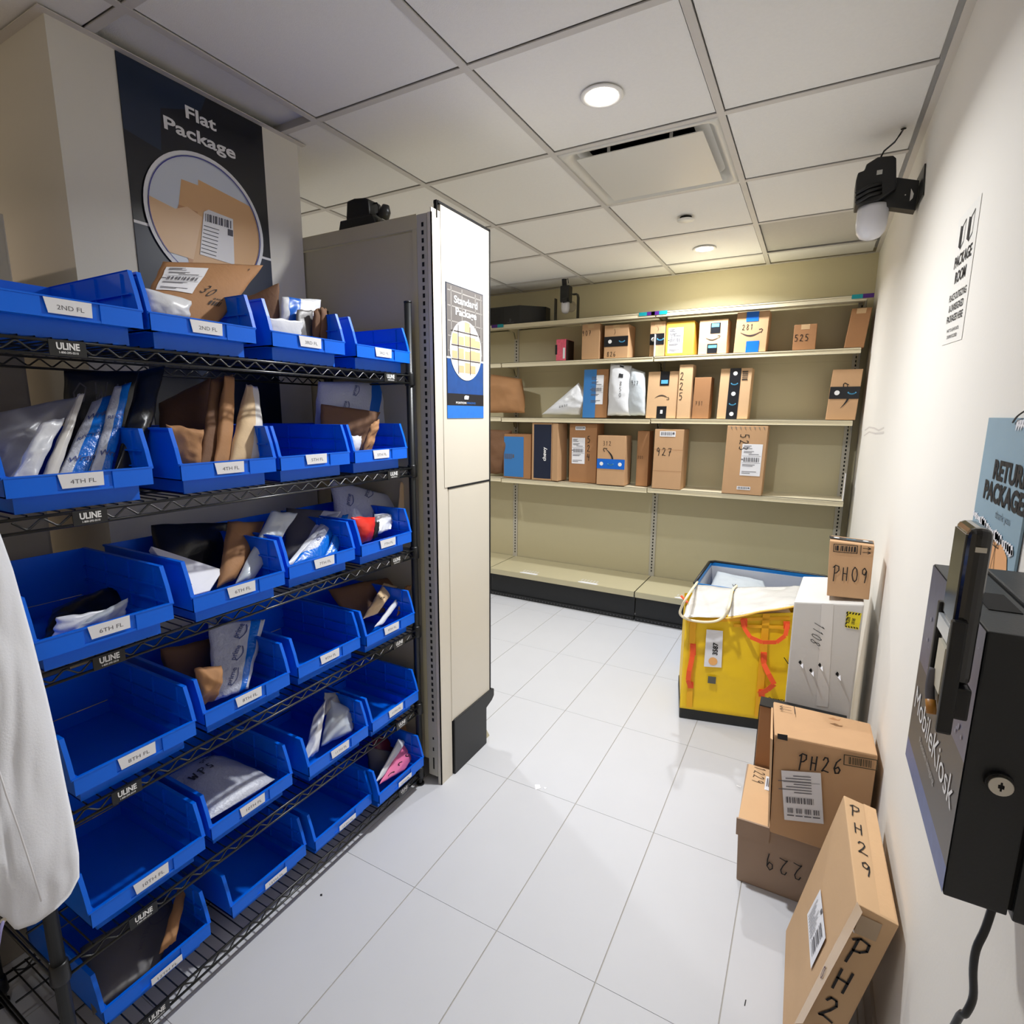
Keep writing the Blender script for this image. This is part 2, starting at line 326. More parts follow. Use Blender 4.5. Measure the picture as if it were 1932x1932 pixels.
# square plaque air diffuser
ad = empty('air_diffuser', (GW * 1.5, GD * 1.5, H), 'square white plaque air diffuser set in the ceiling grid', 'air vent')
a0, a1, b0, b1 = -GW / 2 + .012, GW / 2 - .012, -GD / 2 + .012, GD / 2 - .012
def rr(hx, hy, r, z, n=6):
    return [(sx * (hx - r) + r * math.cos(a), sy * (hy - r) + r * math.sin(a), z) for sx, sy, q in ((1, 1, 0), (-1, 1, 1), (-1, -1, 2), (1, -1, 3)) for a in [math.pi / 2 * (q + k / n) for k in range(n + 1)]]
def loops(ls, cap=False):
    mb = MB(); n = len(ls[0]); vs = [p for l in ls for p in l]; fs = []
    for i in range(len(ls) - 1):
        for k in range(n): fs.append((i * n + k, i * n + (k + 1) % n, (i + 1) * n + (k + 1) % n, (i + 1) * n + k))
    if cap: fs.append(tuple((len(ls) - 1) * n + k for k in range(n)))
    return mb.add(vs, fs)
M_DIFF = mat('diffuser_enamel', (214, 212, 204), .38)
obj('frame', loops([rr(.299, .293, .002, .002), rr(.299, .293, .002, -.002), rr(.283, .277, .035, -.004), rr(.27, .264, .05, .012), rr(.235, .229, .06, .05), rr(.19, .185, .05, .075)], False), M_DIFF, ad, smooth=True)
obj('plaque', loops([rr(.24, .235, .003, -.004), rr(.24, .235, .003, -.007)], True).add([(-.24, -.235, -.004), (.24, -.235, -.004), (.24, .235, -.004), (-.24, .235, -.004)], [(0, 1, 2, 3)]), M_DIFF, ad)
obj('throat', MB().box(-.2, .2, -.2, .2, .03, .034), M_SLOT, ad)
for sx in (-1, 1): obj('hanger', MB().box(sx * .12 - .006, sx * .12 + .006, -.2, -.197, -.004, .03), M_TBAR, ad)

# ================================================================== BACK SHELVING (gondola)
def slots(mb, x, y, z0, z1, face=1, w=.0085, h=.0135):
    z = z0
    while z < z1: mb.box(x - w / 2, x + w / 2, y - .0012 * face, y + .0004, z, z + h); z += .0254
    return mb
UX = [-1.853, -.634, .587, 1.803]; YP = 2.65
def bracket(x, z, yb, yf):
    mb = MB(); mb.prism([(yb, z - .006), (yf, z - .006), (yf, z - .012), (yb - .045, z - .036), (yb - .02, z - .085), (yb, z - .085)], lambda p, t: (x - .0015 + t * .003, p[0], p[1])); return mb
gd = empty('gondola_shelving', (.6, 2.5, 0), 'long run of beige metal shelving along the back wall, loaded with parcels', 'shelving unit')
for i in range(3):
    a, b = UX[i] + .02, UX[i + 1] - .02
    for (z0, z1) in ((.2, .9), (.9005, 1.4), (1.4005, 1.82), (1.8205, 2.16)):
        obj('back_panel', MB().box(a, b, YP + .004, YP + .012, z0, z1), M_BEIGE, gd, world=True)
for x in UX:
    obj('upright', MB().box(x - .021, x + .021, YP - .004, YP + .05, .0, 2.19), M_UPR, gd, world=True)
    obj('slots', slots(MB(), x, YP - .004, .26, 2.15), M_SLOT, gd, world=True)
SHZ = {'t': 2.172, 'a': 1.876, 'b': 1.451, 'c': .955, 'd': .226}
YF = 2.395
for i in range(3):
    a, b = UX[i] + .004, UX[i + 1] - .004 + (.012 if i == 2 else 0)
    for k, z in (('t', SHZ['t']), ('a', SHZ['a']), ('b', SHZ['b']), ('c', SHZ['c'])):
        dz = (-.004 if i == 1 and k in 'bc' else 0)
        mb = MB().box(a, b, YF, YP - .006, z - .004 + dz, z + dz); mb.box(a, b, YF, YF + .003, z - .036 + dz, z + dz); mb.box(a, b, YF, YF + .016, z - .036 + dz, z - .033 + dz)
        mb.box(a, b, YF + .09, YF + .12, z - .022 + dz, z - .004 + dz)
        sh = obj('shelf', mb, M_BEIGE2, gd, world=True)
        tm_ = MB().box(a + .002, b - .002, YF - .004, YF, z - .009 + dz, z - .003 + dz).box(a + .002, b - .002, YF - .004, YF, z - .034 + dz, z - .029 + dz)
        pm = obj('price_rail', tm_, M_BEIGE2, None); pm.parent = sh; pm.matrix_parent_inverse = Matrix.Identity(4)
    for x in (a + .004, b - .004):
        for k in ('t', 'a', 'b', 'c'): obj('bracket', bracket(x, SHZ[k], YP - .004, YF + .02), M_BEIGE, gd, world=True)
    z = SHZ['d']
    mb = MB().box(a, b, 2.195, YP - .004, z - .004, z); mb.box(a, b, 2.192, 2.197, z - .04, z)
    obj('base_deck', mb, M_BEIGE, gd, world=True)
    kb = MB().box(a, b, 2.225, 2.24, .03, z - .04)
    obj('kick_plate', kb, M_KICK, gd, world=True)
    obj('kick_foot', MB().box(a, b, 2.215, 2.24, 0, .03), M_BLACK, gd, world=True)
    dots = MB(); q = a + .02
    while q < b: dots.box(q, q + .006, 2.2135, 2.2155, .012, .019); q += .0254
    obj('kick_perforation', dots, M_GREYINK, gd, world=True)
    sm = MB(); q = a + .3
    for q in (a + .28, a + .78):
        Fd = Fr((q, 2.205, z), (1, 0, 0), (0, 1, 0)); poly(sm, Fd, [(0, .0), (.14, .0), (.155, .02), (.13, .035), (.02, .035), (-.01, .015)])
        for r_ in range(3):
            for c_ in range(6): quad(sm, Fd, c_ * .024, c_ * .024 + .012, .05 + r_ * .016, .056 + r_ * .016)
    obj('shipping_sticker', sm, M_CARD, gd, world=True)
obj('end_frame', MB().box(1.818, 1.826, YP - .002, YP + .05, 0, 2.19), mat('dark_grey_enamel', (92, 88, 76), .5), gd, world=True)
obj('card_divider', MB().box(1.806, 1.8075, YF + .004, YP - .06, SHZ['c'], SHZ['c'] + .17), M_CARD, gd, world=True)
obj('card_divider', MB().box(.585, .5865, YF + .004, YF + .05, SHZ['a'], SHZ['a'] + .15), M_CARD, gd, world=True)
M_TEAL = mat('teal_print', (0, 146, 156), .5); M_PURP = mat('purple_print', (72, 24, 118), .5)
Ft = Fr((0, YF - .0045, 0), (1, 0, 0), (0, 0, 1))
for (x0, cols) in ((at_y(1206, 594, YF).x, (M_TEAL, M_PURP)), (at_y(1229, 592, YF).x, (M_PURP, M_TEAL)), (at_y(1607, 561, YF).x, (M_TEAL, M_PURP)), (at_y(928, 612, YF).x, (M_PURP, M_TEAL))):
    lb = None
    for i, m_ in enumerate(cols):
        mb = MB(); quad(mb, Ft, x0 + .055 * i, x0 + .055 * (i + 1), SHZ['t'] - .022, SHZ['t'] + .002)
        obj('shelf_sticker', mb, m_, gd, world=True)

# ================================================================== END GONDOLA (back toward the rack)
EX = .426; EY = .08
eg = empty('display_gondola', (0, .25, 0), 'tall beige metal shelving seen from its back, with white end panel, beside the wire rack', 'shelving unit')
for x in (-.8, .385):
    obj('upright', MB().box(x - .022, x + .022, EY, EY + .05, .03, 2.14), M_UPR, eg, world=True, bevel=.002)
    obj('slots', slots(MB(), x + .004, EY, .27, 2.1).box(x, x + .006, EY - .001, EY + .001, .19, .2).box(x, x + .006, EY - .001, EY + .001, .14, .155).box(x, x + .006, EY - .001, EY + .001, .06, .11), M_SLOT, eg, world=True)
for (z0, z1) in ((.1, 1.4195), (1.42, 2.09)):
    obj('back_panel', MB().box(-.778, .345, EY + .004, EY + .012, z0, z1), M_BEIGE, eg, world=True)
obj('top_rail', MB().box(-.8, .365, EY - .001, EY + .04, 2.095, 2.143), M_BEIGE, eg, world=True, bevel=.002)
obj('panel_stile', MB().box(.345, .363, EY - .0005, EY + .012, .1, 2.095), M_BEIGE, eg, world=True)
obj('edge_trim', MB().box(.409, EX, EY, EY + .004, 0, 2.141).box(EX - .004, EX, EY, EY + .075, 0, 2.155), M_CREAM, eg, world=True)
ep = obj('end_panel', MB().box(EX - .016, EX + .002, EY + .05, .448, 1.204, 2.178).box(EX - .016, EX + .002, EY + .075, .448, .243, 1.196), M_CREAM, eg, world=True)
obj('panel_edge_strip', MB().box(EX - .016, EX + .004, .448, .456, .243, 2.184).box(EX - .016, EX + .004, .115, .456, 2.178, 2.186).box(EX - .01, EX + .0035, .15, .448, 1.196, 1.204).box(EX - .01, EX + .003, .108, .111, 2.13, 2.186), M_SLOT, eg, world=True)
kb = MB(); kb.prism([(.162, 0), (.412, 0), (.412, .175), (.46, .19), (.478, .205), (.478, .238), (.462, .245), (.162, .245)], lambda p, t: (.4 + t * .035, p[0], p[1]))
obj('base_end', kb, M_KICK, eg, world=True, bevel=.003)
obj('kick_plate', MB().box(-.8, .4, .395, .41, 0, .19), M_KICK, eg, world=True)
for k, (z, yf) in enumerate(((.235, .47), (.7, .42), (1.1, .42), (1.5, .42), (1.9, .42), (2.14, .40))):
    obj('shelf', MB().box(-.79, .4, EY + .014, yf, z - .035 if k else z - .02, z), M_BEIGE2, eg, world=True)
obj('outlet_tab', MB().prism([(.412, .0), (.47, .0), (.44, .05), (.412, .05)], lambda p, t: (.41 + t * .005, p[0], p[1])), M_BEIGE, eg, world=True)
# standard package poster on the end panel
Fe = Fr((EX + .002, 0, 0), (0, 1, 0), (0, 0, 1), .0008)
sp = empty('standard_package_sign', (EX + .003, .28, 1.69), 'tall narrow sign reading Standard Package on the white end panel', 'sign')
y0, y1, z0, z1 = .151, .402, 1.459, 1.934
M_PH1 = mat('photo_grey_print', (104, 100, 98), .35); M_PH2 = mat('photo_box_print', (214, 170, 130), .35); M_PHB = mat('photo_blue_print', (24, 72, 138), .35, noise=.25, scale=40); M_PHW = mat('photo_white_print', (232, 230, 228), .35); M_PHB2 = mat('photo_bright_blue', (36, 116, 208), .35, noise=.15, scale=60)
obj('sign_board', MB().box(EX + .002, EX + .0035, y0, y1, z0, z1), M_NAVY, sp, world=True)
Fe = Fr((EX + .0035, 0, 0), (0, 1, 0), (0, 0, 1), .0005)
def pr(name, m, fn, par, wl=True): mb = MB(); fn(mb); return obj(name, mb, m, par, world=wl)
pr('photo_print', M_PH1, lambda b: quad(b, Fe, y0 + .004, y1 - .004, 1.68, z1 - .003), sp)
def shelfpic(b):
    for i in range(5): quad(b, Fe, y0 + .01, y1 - .01, 1.70 + i * .052, 1.704 + i * .052, 1.6)
    for x in (y0 + .03, y0 + .1, y1 - .06, y1 - .02): quad(b, Fe, x, x + .004, 1.685, 1.925, 1.6)
pr('shelf_print', mat('photo_grey_light', (150, 146, 142), .4), shelfpic, sp)
pr('blue_print', M_PHB, lambda b: quad(b, Fe, y0 + .004, y1 - .004, 1.55, 1.676), sp)
pr('white_line', M_PHW, lambda b: quad(b, Fe, y0, y1, 1.674, 1.68, 2), sp)
pr('dark_band', M_NAVY2, lambda b: quad(b, Fe, y0, y1, 1.506, 1.55), sp)
pr('bright_blue_print', M_PHB2, lambda b: quad(b, Fe, y0, y1, z0, 1.506), sp)
pr('photo_disc', M_PHW, lambda b: poly(b, Fe, arcpts(.277, 1.709, .107, .109, 0, 2 * math.pi, 40)[:-1], 2.6), sp)
def boxpic(b):
    for i, z in enumerate((1.628, 1.678, 1.728, 1.778)):
        for k, yy in enumerate((.185, .228, .268, .308, .342)):
            hh = (.034, .026, .038, .03, .036)[(i + k) % 5]; wd = .034
            if ((yy + wd / 2 - .277) / .1) ** 2 + ((z + hh / 2 - 1.709) / .1) ** 2 > .85: continue
            quad(b, Fe, yy, yy + wd, z, z + hh, 3.6)
pr('parcel_print', M_PH2, boxpic, sp)
def shpic(b):
    for z in (1.672, 1.722, 1.772): quad(b, Fe, .18, .375, z, z + .004, 4.2)
    for yy in (.222, .303): quad(b, Fe, yy, yy + .004, 1.622, 1.8, 4.2)
pr('rack_print', mat('photo_dark', (70, 62, 60), .4), shpic, sp)
pr('disc_ring', M_WHITEINK, lambda b: ring(b, Fe, .277, 1.709, .1045, .1075, 4.6), sp)
def t_(b): text(b, Fe, 'Standard', .200, 1.872, .026, .158, .02, k=3); text(b, Fe, 'Package', .208, 1.832, .026, .142, .02, k=3)
pr('sign_text', M_WHITEINK, t_, sp)
def t_(b): text(b, Fe, 'POSITION', .205, 1.513, .0075, .07, .02, k=3); poly(b, Fe, [(.262, 1.530), (.29, 1.530), (.294, 1.543), (.27, 1.545), (.262, 1.54)], 3)
pr('logo_print', M_WHITEINK, t_, sp)
pr('logo_print', M_PHB2, lambda b: text(b, Fe, 'IMAGING', .28, 1.513, .0075, .06, .0, k=3), sp)

# flat package poster on the column
Fc = Fr((CX, 0, 0), (0, 1, 0), (0, 0, 1), .0008)
fp = empty('flat_package_sign', (CX + .002, -.31, 2.0), 'large dark sign reading Flat Package on the column above the blue bins', 'sign')
y0, y1 = -.541, -.076
obj('sign_board', MB().box(CX, CX + .003, y0, y1, 1.25, 2.466), M_NAVY2, fp, world=True)
Fc = Fr((CX + .003, 0, 0), (0, 1, 0), (0, 0, 1), .0006)
pr('upper_navy_print', mat('poster_navy_upper', (30, 44, 66), .3), lambda b: poly(b, Fc, [(y0, 2.466), (y0, 2.27), (-.44, 2.25), (-.43, 2.37), (-.3, 2.42), (-.28, 2.466)]), fp)  # lighter navy polygon in the upper left corner of the board
pr('lower_print', M_NAVY, lambda b: quad(b, Fc, y0, y1, 1.25, 2.022), fp)
pr('white_line', M_PHW, lambda b: quad(b, Fc, y0, y1, 2.022, 2.03, 2), fp)
cy_, cz_, rr_ = -.3085, 2.085, .196
pr('photo_disc', mat('photo_pale', (214, 220, 228), .35), lambda b: poly(b, Fc, arcpts(cy_, cz_, rr_, rr_, 0, 2 * math.pi, 56)[:-1], 3), fp)
def clipc(pts):   # keep a polygon inside the photo disc
    out = []
    for (a, c) in pts:
        d = Vector((a - cy_, c - cz_)); 
        if d.length > rr_ * .955: d = d.normalized() * rr_ * .955
        out.append((cy_ + d.x, cz_ + d.y))
    return out
def dens(pts, n=8):
    o = []
    for i in range(len(pts)):
        a, b = pts[i], pts[(i + 1) % len(pts)]
        for k in range(n): o.append((a[0] + (b[0] - a[0]) * k / n, a[1] + (b[1] - a[1]) * k / n))
    return o
def pc(u, v): p = at_x(u, v, CX + .003); return (p.y, p.z)
PXP = lambda l: [pc(*a) for a in l]
M_EN1 = mat('photo_envelope', (226, 178, 124), .4); M_EN2 = mat('photo_envelope_dark', (206, 150, 104), .4); M_EN3 = mat('photo_envelope_pale', (236, 196, 150), .4)
pr('envelope_print', M_EN1, lambda b: poly(b, Fc, clipc(dens(PXP([(341, 338), (373, 350), (373, 339), (462, 385), (520, 420), (520, 540), (360, 520), (336, 390)]))), 4), fp)
pr('envelope_print', M_EN2, lambda b: poly(b, Fc, clipc(dens(PXP([(336, 386), (372, 400), (374, 440), (362, 500), (320, 440)]))), 5), fp)
pr('envelope_print', M_EN3, lambda b: poly(b, Fc, clipc(dens(PXP([(262, 360), (329, 394), (352, 390), (380, 410), (364, 490), (300, 470), (262, 420)]))), 6), fp)
def lbp(b): poly(b, Fc, PXP([(383, 400), (392, 396), (438, 414), (441, 500), (376, 480)]), 7)
pr('label_print', M_PHW, lbp, fp)
def lbb(b):
    for i in range(14):
        t = i / 14; a = PXP([(386 + 50 * t, 403 + 15 * t), (386 + 50 * t + (1.2 + i % 3), 403.5 + 15 * t), (386 + 50 * t + (1.2 + i % 3), 418 + 15 * t), (386 + 50 * t, 417.5 + 15 * t)]); poly(b, Fc, a, 8)
    for i in range(8):
        a = PXP([(383 - i * .8, 425 + i * 7), (412 - i * .8, 434 + i * 7), (412 - i * .8, 435.4 + i * 7), (383 - i * .8, 426.4 + i * 7)]); poly(b, Fc, a, 8)
    poly(b, Fc, PXP([(428, 432), (438, 435), (438, 447), (428, 444)]), 8)
pr('label_marks', M_GREYINK, lbb, fp)
pr('disc_ring', M_WHITEINK, lambda b: ring(b, Fc, cy_, cz_, rr_ - .0055, rr_ + .0055, 9), fp)
pr('disc_ring', mat('poster_ring_blue', (64, 64, 150), .4), lambda b: ring(b, Fc, cy_, cz_, rr_ * .955 - .0015, rr_ * .955 + .0015, 10), fp)
def t_(b): text(b, Fc, 'Flat', -.357, 2.378, .036, .104, .025, k=3); text(b, Fc, 'Package', -.428, 2.319, .036, .238, .025, k=3)
pr('sign_text', M_WHITEINK, t_, fp)

# beige steel cabinet standing left of the column, behind the rack
cb = empty('steel_cabinet', (-.3, -1.1, 0), 'grey beige steel cabinet at far left, standing behind the blue bins', 'cabinet')
obj('body', MB().box(-.75, -.17, -1.42, -.852, 0, 1.95), mat('cabinet_enamel', (158, 150, 136), .5), cb, world=True, bevel=.003)
for zz in (.08, .76, 1.44): obj('drawer_front', MB().box(-.172, -.166, -1.41, -.86, zz, zz + (.66 if zz < 1.4 else .49)), mat('cabinet_enamel', (158, 150, 136), .5), cb, world=True)

# ================================================================== WIRE RACK
from mathutils import noise as NZ
TZ = [1.606, 1.281, .976, .664, .344, .066]
SL = -1.18; DP = .40; SR = 0.
rk_ = empty('wire_rack', RO, 'black wire shelving rack holding six rows of blue bins', 'shelving rack', rz=RTH)
for (x, y, nm) in ((0, SR, ''), (0, SL, ''), (-DP, SR, ''), (-DP, SL, '')):
    ztop = 1.855
    mb = MB().tube([(x, y, .02), (x, y, ztop)], .0127, 16); mb.tube([(x, y, ztop - .004), (x, y, ztop + .001)], .0136, 16)
    p = obj('post', mb, M_BLACK, rk_, smooth=False)
    for f in p.data.polygons: f.use_smooth = len(f.vertices) == 4
    obj('levelling_foot', MB().tube([(x, y, 0), (x, y, .006), (x, y, .0061), (x, y, .03)], [.016, .016, .008, .008], 14), M_BLACKP, rk_)
for ti, z in enumerate(TZ):
    mb = MB(); r = .0032
    for x in (.008, -DP - .008): mb.tube([(x, SR, z), (x, SL - .004, z)], r, 8); mb.tube([(x, SR, z - .026), (x, SL - .004, z - .026)], r, 8)
    for y in (SR, SL - .008): mb.tube([(0, y, z), (-DP, y, z)], r, 8); mb.tube([(0, y, z - .026), (-DP, y, z - .026)], r, 8)
    sf = obj('shelf_frame', mb, M_WIRE, rk_, smooth=True)
    tw = MB()
    for x in (.008, -DP - .008):
        pts = []; s = -.02; k = 0
        while s > SL + .02: pts += [(x, s, z - .003 if k % 2 else z - .023)]; s -= .024; k += 1
        fine = []
        for a, b in zip(pts[:-1], pts[1:]):
            a, b = Vector(a), Vector(b); fine += [a + (b - a) * .12, a + (b - a) * .88]
        tw.tube(fine, .0021, 6)
    t_ = obj('truss_wire', tw, M_WIRE, sf, smooth=True)
    dw = MB(); s = -.03
    while s > SL + .02:
        dw.tube([(.008, s, z + .0045), (-DP - .008, s, z + .0045)], .0018, 5, False); s -= .0254
    for x in (-.15, -.3): dw.tube([(x, 0, z), (x, SL, z)], .003, 6)
    tag(obj('deck_wire', dw, M_WIRE, sf), kind='stuff')
    for (x, y) in ((0, SR), (0, SL), (-DP, SR), (-DP, SL)):
        obj('collar', MB().tube([(x, y, z - .034), (x, y, z - .03), (x, y, z + .008), (x, y, z + .012)], [.0165, .0185, .0165, .0145], 16), M_BLACKP, rk_, smooth=True)
    for sc in (-.112, -1.02):
        pl = obj('name_plate', MB().box(.012, .0145, sc - .034, sc + .026, z - .027, z + .002), M_BLACKP, rk_)
        Fp = Fr((.0145, 0, 0), (0, 1, 0), (0, 0, 1), .0006)
        tb = MB(); text(tb, Fp, 'ULINE', sc - .023, z - .015, .0125, .038, .035); text(tb, Fp, '1-800-295-5510', sc - .020, z - .0225, .004, .032, .02)
        obj('plate_print', tb, M_WHITEINK, pl)

# ================================================================== BLUE BINS
BW, BD, BH = .250, .375, .152
def bin_parts():
    body = MB(); t = .0032; hw = BW / 2; bb = hw - .017   # the base stands inside the rim
    LZ0, LZ1 = .034, .0715; xf = -.030
    body.box(-BD + .01, xf, -bb, bb, 0, t)
    body.box(-BD, -BD + t, -hw, hw, LZ0, BH); body.box(-BD + .008, -BD + .008 + t, -bb, bb, 0, LZ0)
    body.box(xf, xf + t, -bb, bb, 0, LZ0 + .001)
    body.box(xf, -.001, -hw, hw, LZ0, LZ0 + .0025)            # ledge behind the lip
    for sgn in (-1, 1):
        def wall(prof, yo):
            n = len(prof); vs = [(x, sgn * yo, z) for x, z in prof] + [(x, sgn * (yo - t), z) for x, z in prof]
            body.add(vs, [tuple(range(n)), tuple(range(n, 2 * n))[::-1]] + [(i, (i + 1) % n, n + (i + 1) % n, n + i) for i in range(n)])
        wall([(xf, 0), (xf, LZ0), (-BD + .008, LZ0), (-BD + .008, 0)], bb)
        wall([(-.001, LZ0), (-.002, LZ1), (-.012, .108), (-.028, BH), (-BD, BH), (-BD, LZ0)], hw)
        body.box(-BD, -.001, min(sgn * bb - sgn * t, sgn * hw), max(sgn * bb - sgn * t, sgn * hw), LZ0, LZ0 + .0025)
        rim = [(-BD, BH), (-.028, BH), (-.012, .108), (-.002, LZ1)]
        for (a, b) in zip(rim[:-1], rim[1:]):
            body.hexa([(a[0], sgn * (hw - .001), a[1] - .004), (b[0], sgn * (hw - .001), b[1] - .004), (b[0], sgn * (hw + .004), b[1] - .004), (a[0], sgn * (hw + .004), a[1] - .004),
                       (a[0], sgn * (hw - .005), a[1] + .001), (b[0], sgn * (hw - .005), b[1] + .001), (b[0], sgn * (hw + .004), b[1] + .001), (a[0], sgn * (hw + .004), a[1] + .001)])
        for xr in (-.055, -.16, -.265): body.box(xr - .0015, xr + .0015, min(sgn * (hw - .003), sgn * (hw - .0075)), max(sgn * (hw - .003), sgn * (hw - .0075)), .04, BH - .004)
        body.box(-BD, -.024, min(sgn * (hw - .003), sgn * (hw - .0085)), max(sgn * (hw - .003), sgn * (hw - .0085)), .104, .107)
        body.box(-BD, -.006, min(sgn * (hw - .003), sgn * (hw - .0095)), max(sgn * (hw - .003), sgn * (hw - .0095)), .070, .073)
    band = MB().box(-.004, 0, -hw, -.048, LZ0, LZ1).box(-.004, 0, .048, hw, LZ0, LZ1).box(-.006, -.003, -.048, .048, LZ0, LZ1)
    band.box(-.006, .001, -hw - .003, hw + .003, LZ1 - .002, LZ1 + .0008).box(-.003, -.001, -.048, .048, LZ0, LZ0 + .005)
    return body.mesh('bin_body'), band.mesh('lip')
BODY, LIP = bin_parts()
for me in (BODY, LIP): me.materials.append(M_BLUE)
for me in (BODY,):
    bm = bmesh.new(); bm.from_mesh(me); bmesh.ops.recalc_face_normals(bm, faces=list(bm.faces)); bm.to_mesh(me); bm.free()
ROWS = [('top', 'ND', [('2', 'ND'), ('2', 'ND'), ('3', 'RD'), ('3', 'RD')], [-0.883, -0.617, -0.318, -0.018], [0.02, 0.02, 0.02, 0.02]),
        ('second', '', [('4', 'TH'), ('4', 'TH'), ('5', 'TH'), ('5', 'TH')], [-0.897, -0.585, -0.319, -0.046], [0.02, 0.02, 0.02, 0.02]),
        ('third', '', [('6', 'TH'), ('6', 'TH'), ('7', 'TH'), ('7', 'TH')], [-0.896, -0.602, -0.316, -0.035], [0.04, 0.045, 0.02, 0.02]),
        ('fourth', '', [('8', 'TH'), ('8', 'TH'), ('9', 'TH'), ('9', 'TH')], [-0.863, -0.582, -0.296, -0.03], [0.02, 0.01, 0.005, 0.02]),
        ('fifth', '', [('10', 'TH'), ('10', 'TH'), ('11', 'TH'), ('11', 'TH')], [-0.865, -0.59, -0.293, -0.02], [0.01, 0.0, 0.02, 0.02]),
        ('bottom', '', [('12', 'TH'), ('12', 'TH'), ('12', 'TH'), ('12', 'TH')], [-0.859, -0.55, -0.276, -0.016], [-0.018, -0.012, 0.005, 0.035])]
ORD = ['leftmost', 'second from left', 'third from left', 'rightmost']
CONT = {(0, 0): 'empty', (0, 1): 'holding a big kraft mailer', (0, 2): 'holding mixed mailers', (0, 3): 'empty', (1, 0): 'packed with grey and blue mailers', (1, 1): 'holding brown paper mailers', (1, 2): 'empty', (1, 3): 'holding a tall blue-striped mailer',
        (2, 0): 'with a few crumpled mailers', (2, 1): 'holding a white card box', (2, 2): 'holding white and blue mailers', (2, 3): 'holding a red bag', (3, 0): 'empty', (3, 1): 'holding a blue-striped mailer', (3, 2): 'empty', (3, 3): 'holding kraft mailers',
        (4, 0): 'empty', (4, 1): 'holding a grey mailer lying flat', (4, 2): 'holding a white plastic bag', (4, 3): 'empty', (5, 0): 'holding a charcoal mailer', (5, 1): 'empty', (5, 2): 'empty', (5, 3): 'holding a pink package'}
BINS = {}
for ri, (rn, _, labs, rights, off) in enumerate(ROWS):
    for bi in range(4):
        s = rights[bi] - BW / 2 - .004; z = TZ[ri] + .0065
        root = empty('stacking_bin', rackp(off[bi], s, z), None, 'bin', 'blue stacking bins on the wire rack', rz=RTH)
        fl_ = labs[bi][0] + labs[bi][1] + ' FL'
        root['label'] = 'blue bin carded %s, %s, %s, %s shelf' % (fl_, CONT[(ri, bi)], ORD[bi], rn)
        for me, nm in ((BODY, 'bin_body'), (LIP, 'lip')):
            o = bpy.data.objects.new(nm, me); COL.objects.link(o); o.parent = root
        Fk = Fr((0, 0, 0), (0, 1, 0), (0, 0, 1), .001)
        jy = random.uniform(-.004, .004) + (.012 if ri == 5 else 0); jz = random.uniform(-.002, .002) - (.014 if ri == 5 else 0)
        jz -= .009
        cm = MB(); cm.prism([(-.037 + jy, .052 + jz), (.034 + jy, .052 + jz), (.035 + jy, .0795 + jz), (-.042 + jy, .0795 + jz)] if ri < 5 else [(-.037 + jy, .056 + jz), (.037 + jy, .056 + jz), (.037 + jy, .074 + jz), (-.037 + jy, .074 + jz)], lambda p, t: (.0006 + t * .0006, p[0], p[1]))
        ck = obj('label_card', cm, M_CARD, root)
        tb = MB(); text(tb, Fk, fl_, jy - .001, .060 + jz - (.001 if ri == 5 else 0), .0085 if ri < 5 else .007, .044 + .006 * (len(fl_) > 6), .0, k=1.4, center=True)
        obj('label_print', tb, M_GREYINK, ck)
        BINS[(ri, bi)] = root

